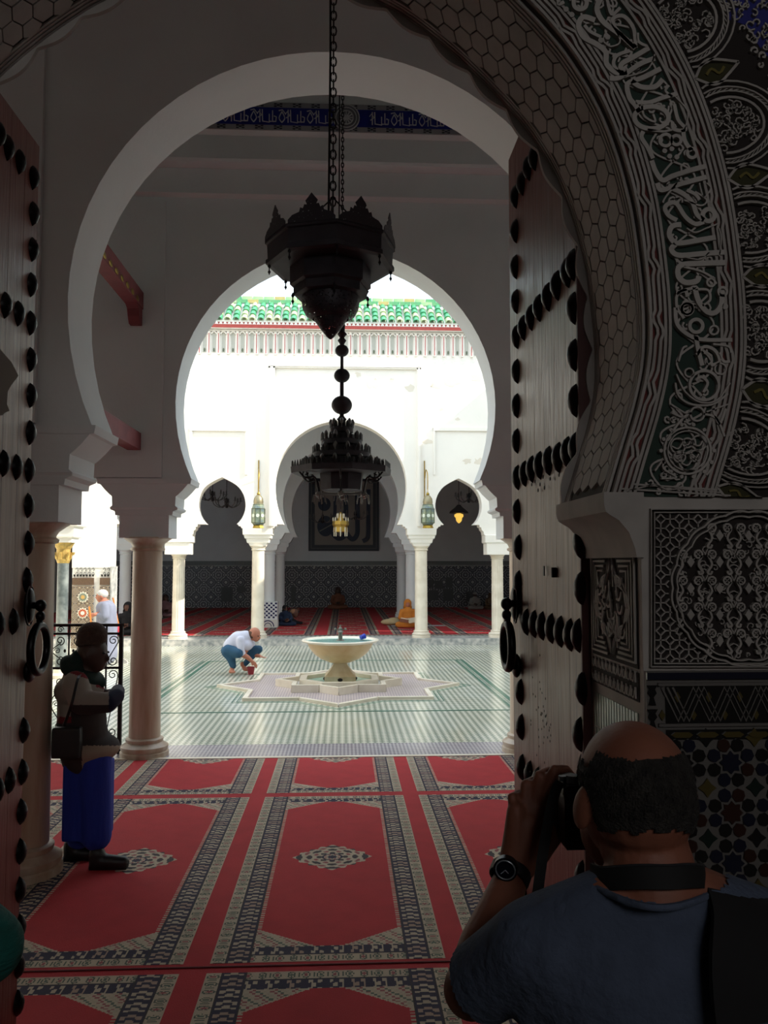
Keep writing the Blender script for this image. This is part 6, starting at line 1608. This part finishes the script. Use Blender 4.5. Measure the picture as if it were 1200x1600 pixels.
# ---- people sitting on the far carpet
def sitter(px,pyb,pyt,label,clothm,headm,hood=None,face=(0,-1,-.3),lean=0.0,wide=1.0,name='person',hat=None,scene_y=None,knees=True):
    g=gnd(px,pyb,ZP) if scene_y is None else at(px,pyb,scene_y); Yq=g.y; s_=Yq/1290; Ht=(pyb-pyt)*s_
    t=thing(name,(g.x,Yq,ZP),label,'person'); b=Vector((g.x,Yq,ZP)); k=Ht/.84
    hc_=b+Vector((lean*k,0,Ht-.13*k)); fw_=Vector(face)
    mb=MB(); mb.chain([b+Vector((0,.05,.12*k)),b+Vector((lean*.5*k,.03,.35*k)),b+Vector((lean*.9*k,.0,.55*k))],[.19*k*wide,.17*k*wide,.12*k],18)
    mb.ell(b+Vector((lean*.8*k,.0,.50*k)),(.21*k*wide,.13*k,.10*k))
    if knees:
        for sx in (-1,1): mb.chain([b+Vector((sx*.10*k,0,.10*k)),b+Vector((sx*.32*k*wide,-.25*k,.10*k)),b+Vector((-sx*.02*k,-.36*k,.075*k))],[.12*k,.09*k,.065*k],14)
    for sx in (-1,1): mb.chain([b+Vector((lean*.8*k+sx*.19*k,0,.50*k)),b+Vector((lean*.6*k+sx*.25*k,-.08*k,.30*k)),b+Vector((sx*.08*k,-.26*k,.24*k))],[.07*k,.06*k,.048*k],12)
    blob('robe',mb,clothm,t,.02,5)
    mb=MB(); head(mb,hc_,.10*k,fw_); mb.caps(hc_,.06*k,b+Vector((lean*.9*k,0,.55*k)),.07*k)
    for sx in (-1,1): hand(mb,b+Vector((sx*.08*k,-.27*k,.24*k)),b+Vector((sx*.01*k,-.40*k,.22*k)),side=Vector((sx*1.,0,.3)))
    mb.chain([b+Vector((lean*.9*k,0,.55*k)),b+Vector((lean*.5*k,0,.35*k)),b+Vector((.0,-.02,.28*k))],[.08*k]*3); mb.chain([b+Vector((0,-.02,.28*k)),b+Vector((.08*k,-.27*k,.25*k))],[.05*k,.03*k]); mb.chain([b+Vector((0,-.02,.28*k)),b+Vector((-.08*k,-.27*k,.25*k))],[.05*k,.03*k])
    blob('body',mb,headm,t,.012,4)
    if hood:
        mb=MB(); mb.ell(hc_+Vector((0,.02,.03*k)),(.125*k,.13*k,.14*k)); mb.ell(hc_+Vector((0,.03,-.09*k)),(.14*k,.12*k,.10*k)); f_=fw_.normalized(); o=blob('hood',mb,hood,t,.014,5); carve(o,lambda c:(c-hc_).dot(f_)<.075*k or (c-hc_).z>.085*k)
    if hat:
        mb=MB(); mb.ell(hc_+Vector((0,0,.07*k)),(.108*k,.108*k,.075*k)); blob('hat',mb,hat,t,.014,4)
    return t
orr=mat('orange_hooded_robe',(206,128,48),0.9,noise=0.12,nscale=5)
rd_=sitter(637,980,938,'reader in a hooded orange robe sitting cross-legged before the column',orr,sk2,hood=orr,scene_y=None)
gY=rd_.location.y
nb=thing('open_book',(rd_.location.x-.02,gY-.52,ZP+.22),'open pale book resting on the lap of the reader in orange','book')
bkp=mat('cream_paper',(214,200,176),0.9); 
for s_ in (-1,1):
    o=MB().box(-.0,.24,-.13,.13,-.012,.012).build('page_block',bkp,nb); o.rotation_euler=(.45,(-.16 if s_>0 else PI+.16),0)
pp_=gnd(658,978,ZP); np_=thing('newspaper',(pp_.x+.1,pp_.y-.0,ZP+.009),'open printed sheets spread on the carpet beside the reader in orange','paper')
MB().box(-1.0,.0,-.18,.16,0,.006).build('sheet',mat('newsprint',(196,194,198),0.9,rgb2=(140,140,148),nscale=40),np_); MB().box(-.05,.62,-.20,.12,.0,.010).build('sheet',mat('newsprint',(196,194,198),0.9,rgb2=(140,140,148),nscale=40),np_)
bg_=gnd(610,977,ZP); cb=thing('cloth_bag',(bg_.x,bg_.y,ZP),'crumpled cream cloth bag lying beside the reader in orange','bag')
mb=MB(); mb.ell((bg_.x,bg_.y,ZP+.10),(.30,.15,.10)); mb.ell((bg_.x+.1,bg_.y+.02,ZP+.16),(.18,.12,.08)); blob('bag_body',mb,mat('cream_canvas',(200,180,140),0.95,bump=.8,bscale=14),cb,.02,3)
mb=MB(); mb.tube(cr([(.25,-.05,.1),(.36,-.1,.04),(.42,0,.03),(.34,.08,.10)],4),.015,6); mb.build('bag_handle',mat('dark_green_handle',(50,60,48),0.9),cb)
wh=mat('white_wool_robe',(150,146,140),0.95); gyb=mat('grey_brown_robe',(106,82,62),0.95)
sitter(742,952,926,'seated worshipper in a pale robe and cap near the mosaic dado',wh,dskin,hat=wh,face=(1,-.3,0),scene_y=34.0)
sitter(766,952,928,'seated worshipper in a brown robe facing the one in pale robe',gyb,dskin,hood=gyb,face=(-1,-.3,0),scene_y=34.2)
sitter(528,950,917,'dim figure in a brown robe seated alone below the framed calligraphy',mat('russet_robe',(112,70,52),0.95),dskin,hood=mat('dark_brown_scarf',(62,46,42),0.95),scene_y=34.2)
dkb=mat('dark_navy_clothes',(32,44,66),0.95); blkc=mat('black_clothes',(22,20,24),0.95)
sitter(449,966,935,'person in dark blue leaning against the tiled column plinth',dkb,skin_d,hood=blkc,face=(1,-.5,0),lean=-.1,scene_y=25.3)
# person lying on the carpet
gl_=gnd(440,977,ZP); ly=thing('person',(gl_.x,gl_.y,ZP),'person in black lying on the carpet with knees drawn up beside the white column','person')
b=Vector((gl_.x,gl_.y,ZP)); mb=MB(); mb.chain([b+Vector((-.25,0,.16)),b+Vector((.05,0,.17)),b+Vector((.25,0,.20))],[.17,.16,.12],16); mb.chain([b+Vector((-.25,0,.17)),b+Vector((-.45,-.05,.38)),b+Vector((-.6,-.05,.08))],[.13,.09,.06],14); mb.chain([b+Vector((-.25,.1,.14)),b+Vector((-.55,.1,.25)),b+Vector((-.8,.1,.08))],[.12,.09,.06],14)
mb.chain([b+Vector((.25,-.1,.22)),b+Vector((.45,-.16,.10)),b+Vector((.62,-.14,.08))],[.07,.06,.045],12); mb.chain([b+Vector((.25,.1,.22)),b+Vector((.42,.12,.34)),b+Vector((.5,.02,.42))],[.07,.06,.045],12)
blob('clothes',mb,blkc,ly,.02,5)
mb=MB(); head(mb,b+Vector((.40,-.02,.36)),.10,(1,-.4,-.2)); mb.caps(b+Vector((.3,0,.26)),.06,b+Vector((.4,0,.34)),.06); hand(mb,b+Vector((.62,-.14,.08)),b+Vector((.75,-.14,.06)),side=Vector((0,1,0))); hand(mb,b+Vector((.5,.02,.42)),b+Vector((.5,-.04,.52)),side=Vector((1,0,0))); mb.chain([b+Vector((.45,-.16,.10)),b+Vector((.62,-.14,.08))],[.04,.03]); mb.chain([b+Vector((.42,.12,.34)),b+Vector((.5,.02,.42))],[.04,.03]); mb.chain([b+Vector((.3,0,.26)),b+Vector((.27,.1,.22)),b+Vector((.42,.12,.34))],[.05,.05,.04]); mb.chain([b+Vector((.3,0,.26)),b+Vector((.25,-.1,.22)),b+Vector((.45,-.16,.10))],[.05,.05,.04])
for s_,x_,y_ in ((0,-.6,-.05),(1,-.8,.1)): mb.chain([b+Vector((x_,y_,.08)),b+Vector((x_-.12,y_-.03,.04))],[.05,.035]); mb.chain([b+Vector((x_,y_,.09)),b+Vector((-.25,y_,.16)),b+Vector((.3,0,.26))],[.04,.06,.06])
blob('body',mb,skin_d,ly,.014,4)
mb=MB(); mb.ell(b+Vector((.36,.0,.40)),(.11,.12,.10)); blob('headscarf',mb,mat('light_brown_scarf',(150,110,84),0.95),ly,.014,4)
sitter(262,962,929,'person in a pink robe sitting behind the fluted column, head bowed',mat('dusty_pink_robe',(150,116,120),0.95),skin_d,hood=mat('mottled_brown_scarf',(96,74,70),0.95,rgb2=(40,34,34),nscale=20),lean=-.1,scene_y=29.7)
sitter(276,957,925,'person in dark clothes sitting close behind the one in pink',dkb,skin_d,hood=blkc,scene_y=31.6)
sitter(199,985,937,'figure in a black hooded cloak seated just left of the tall marble column',blkc,skin_d,hood=blkc,face=(-.3,-1,0),scene_y=22.4)
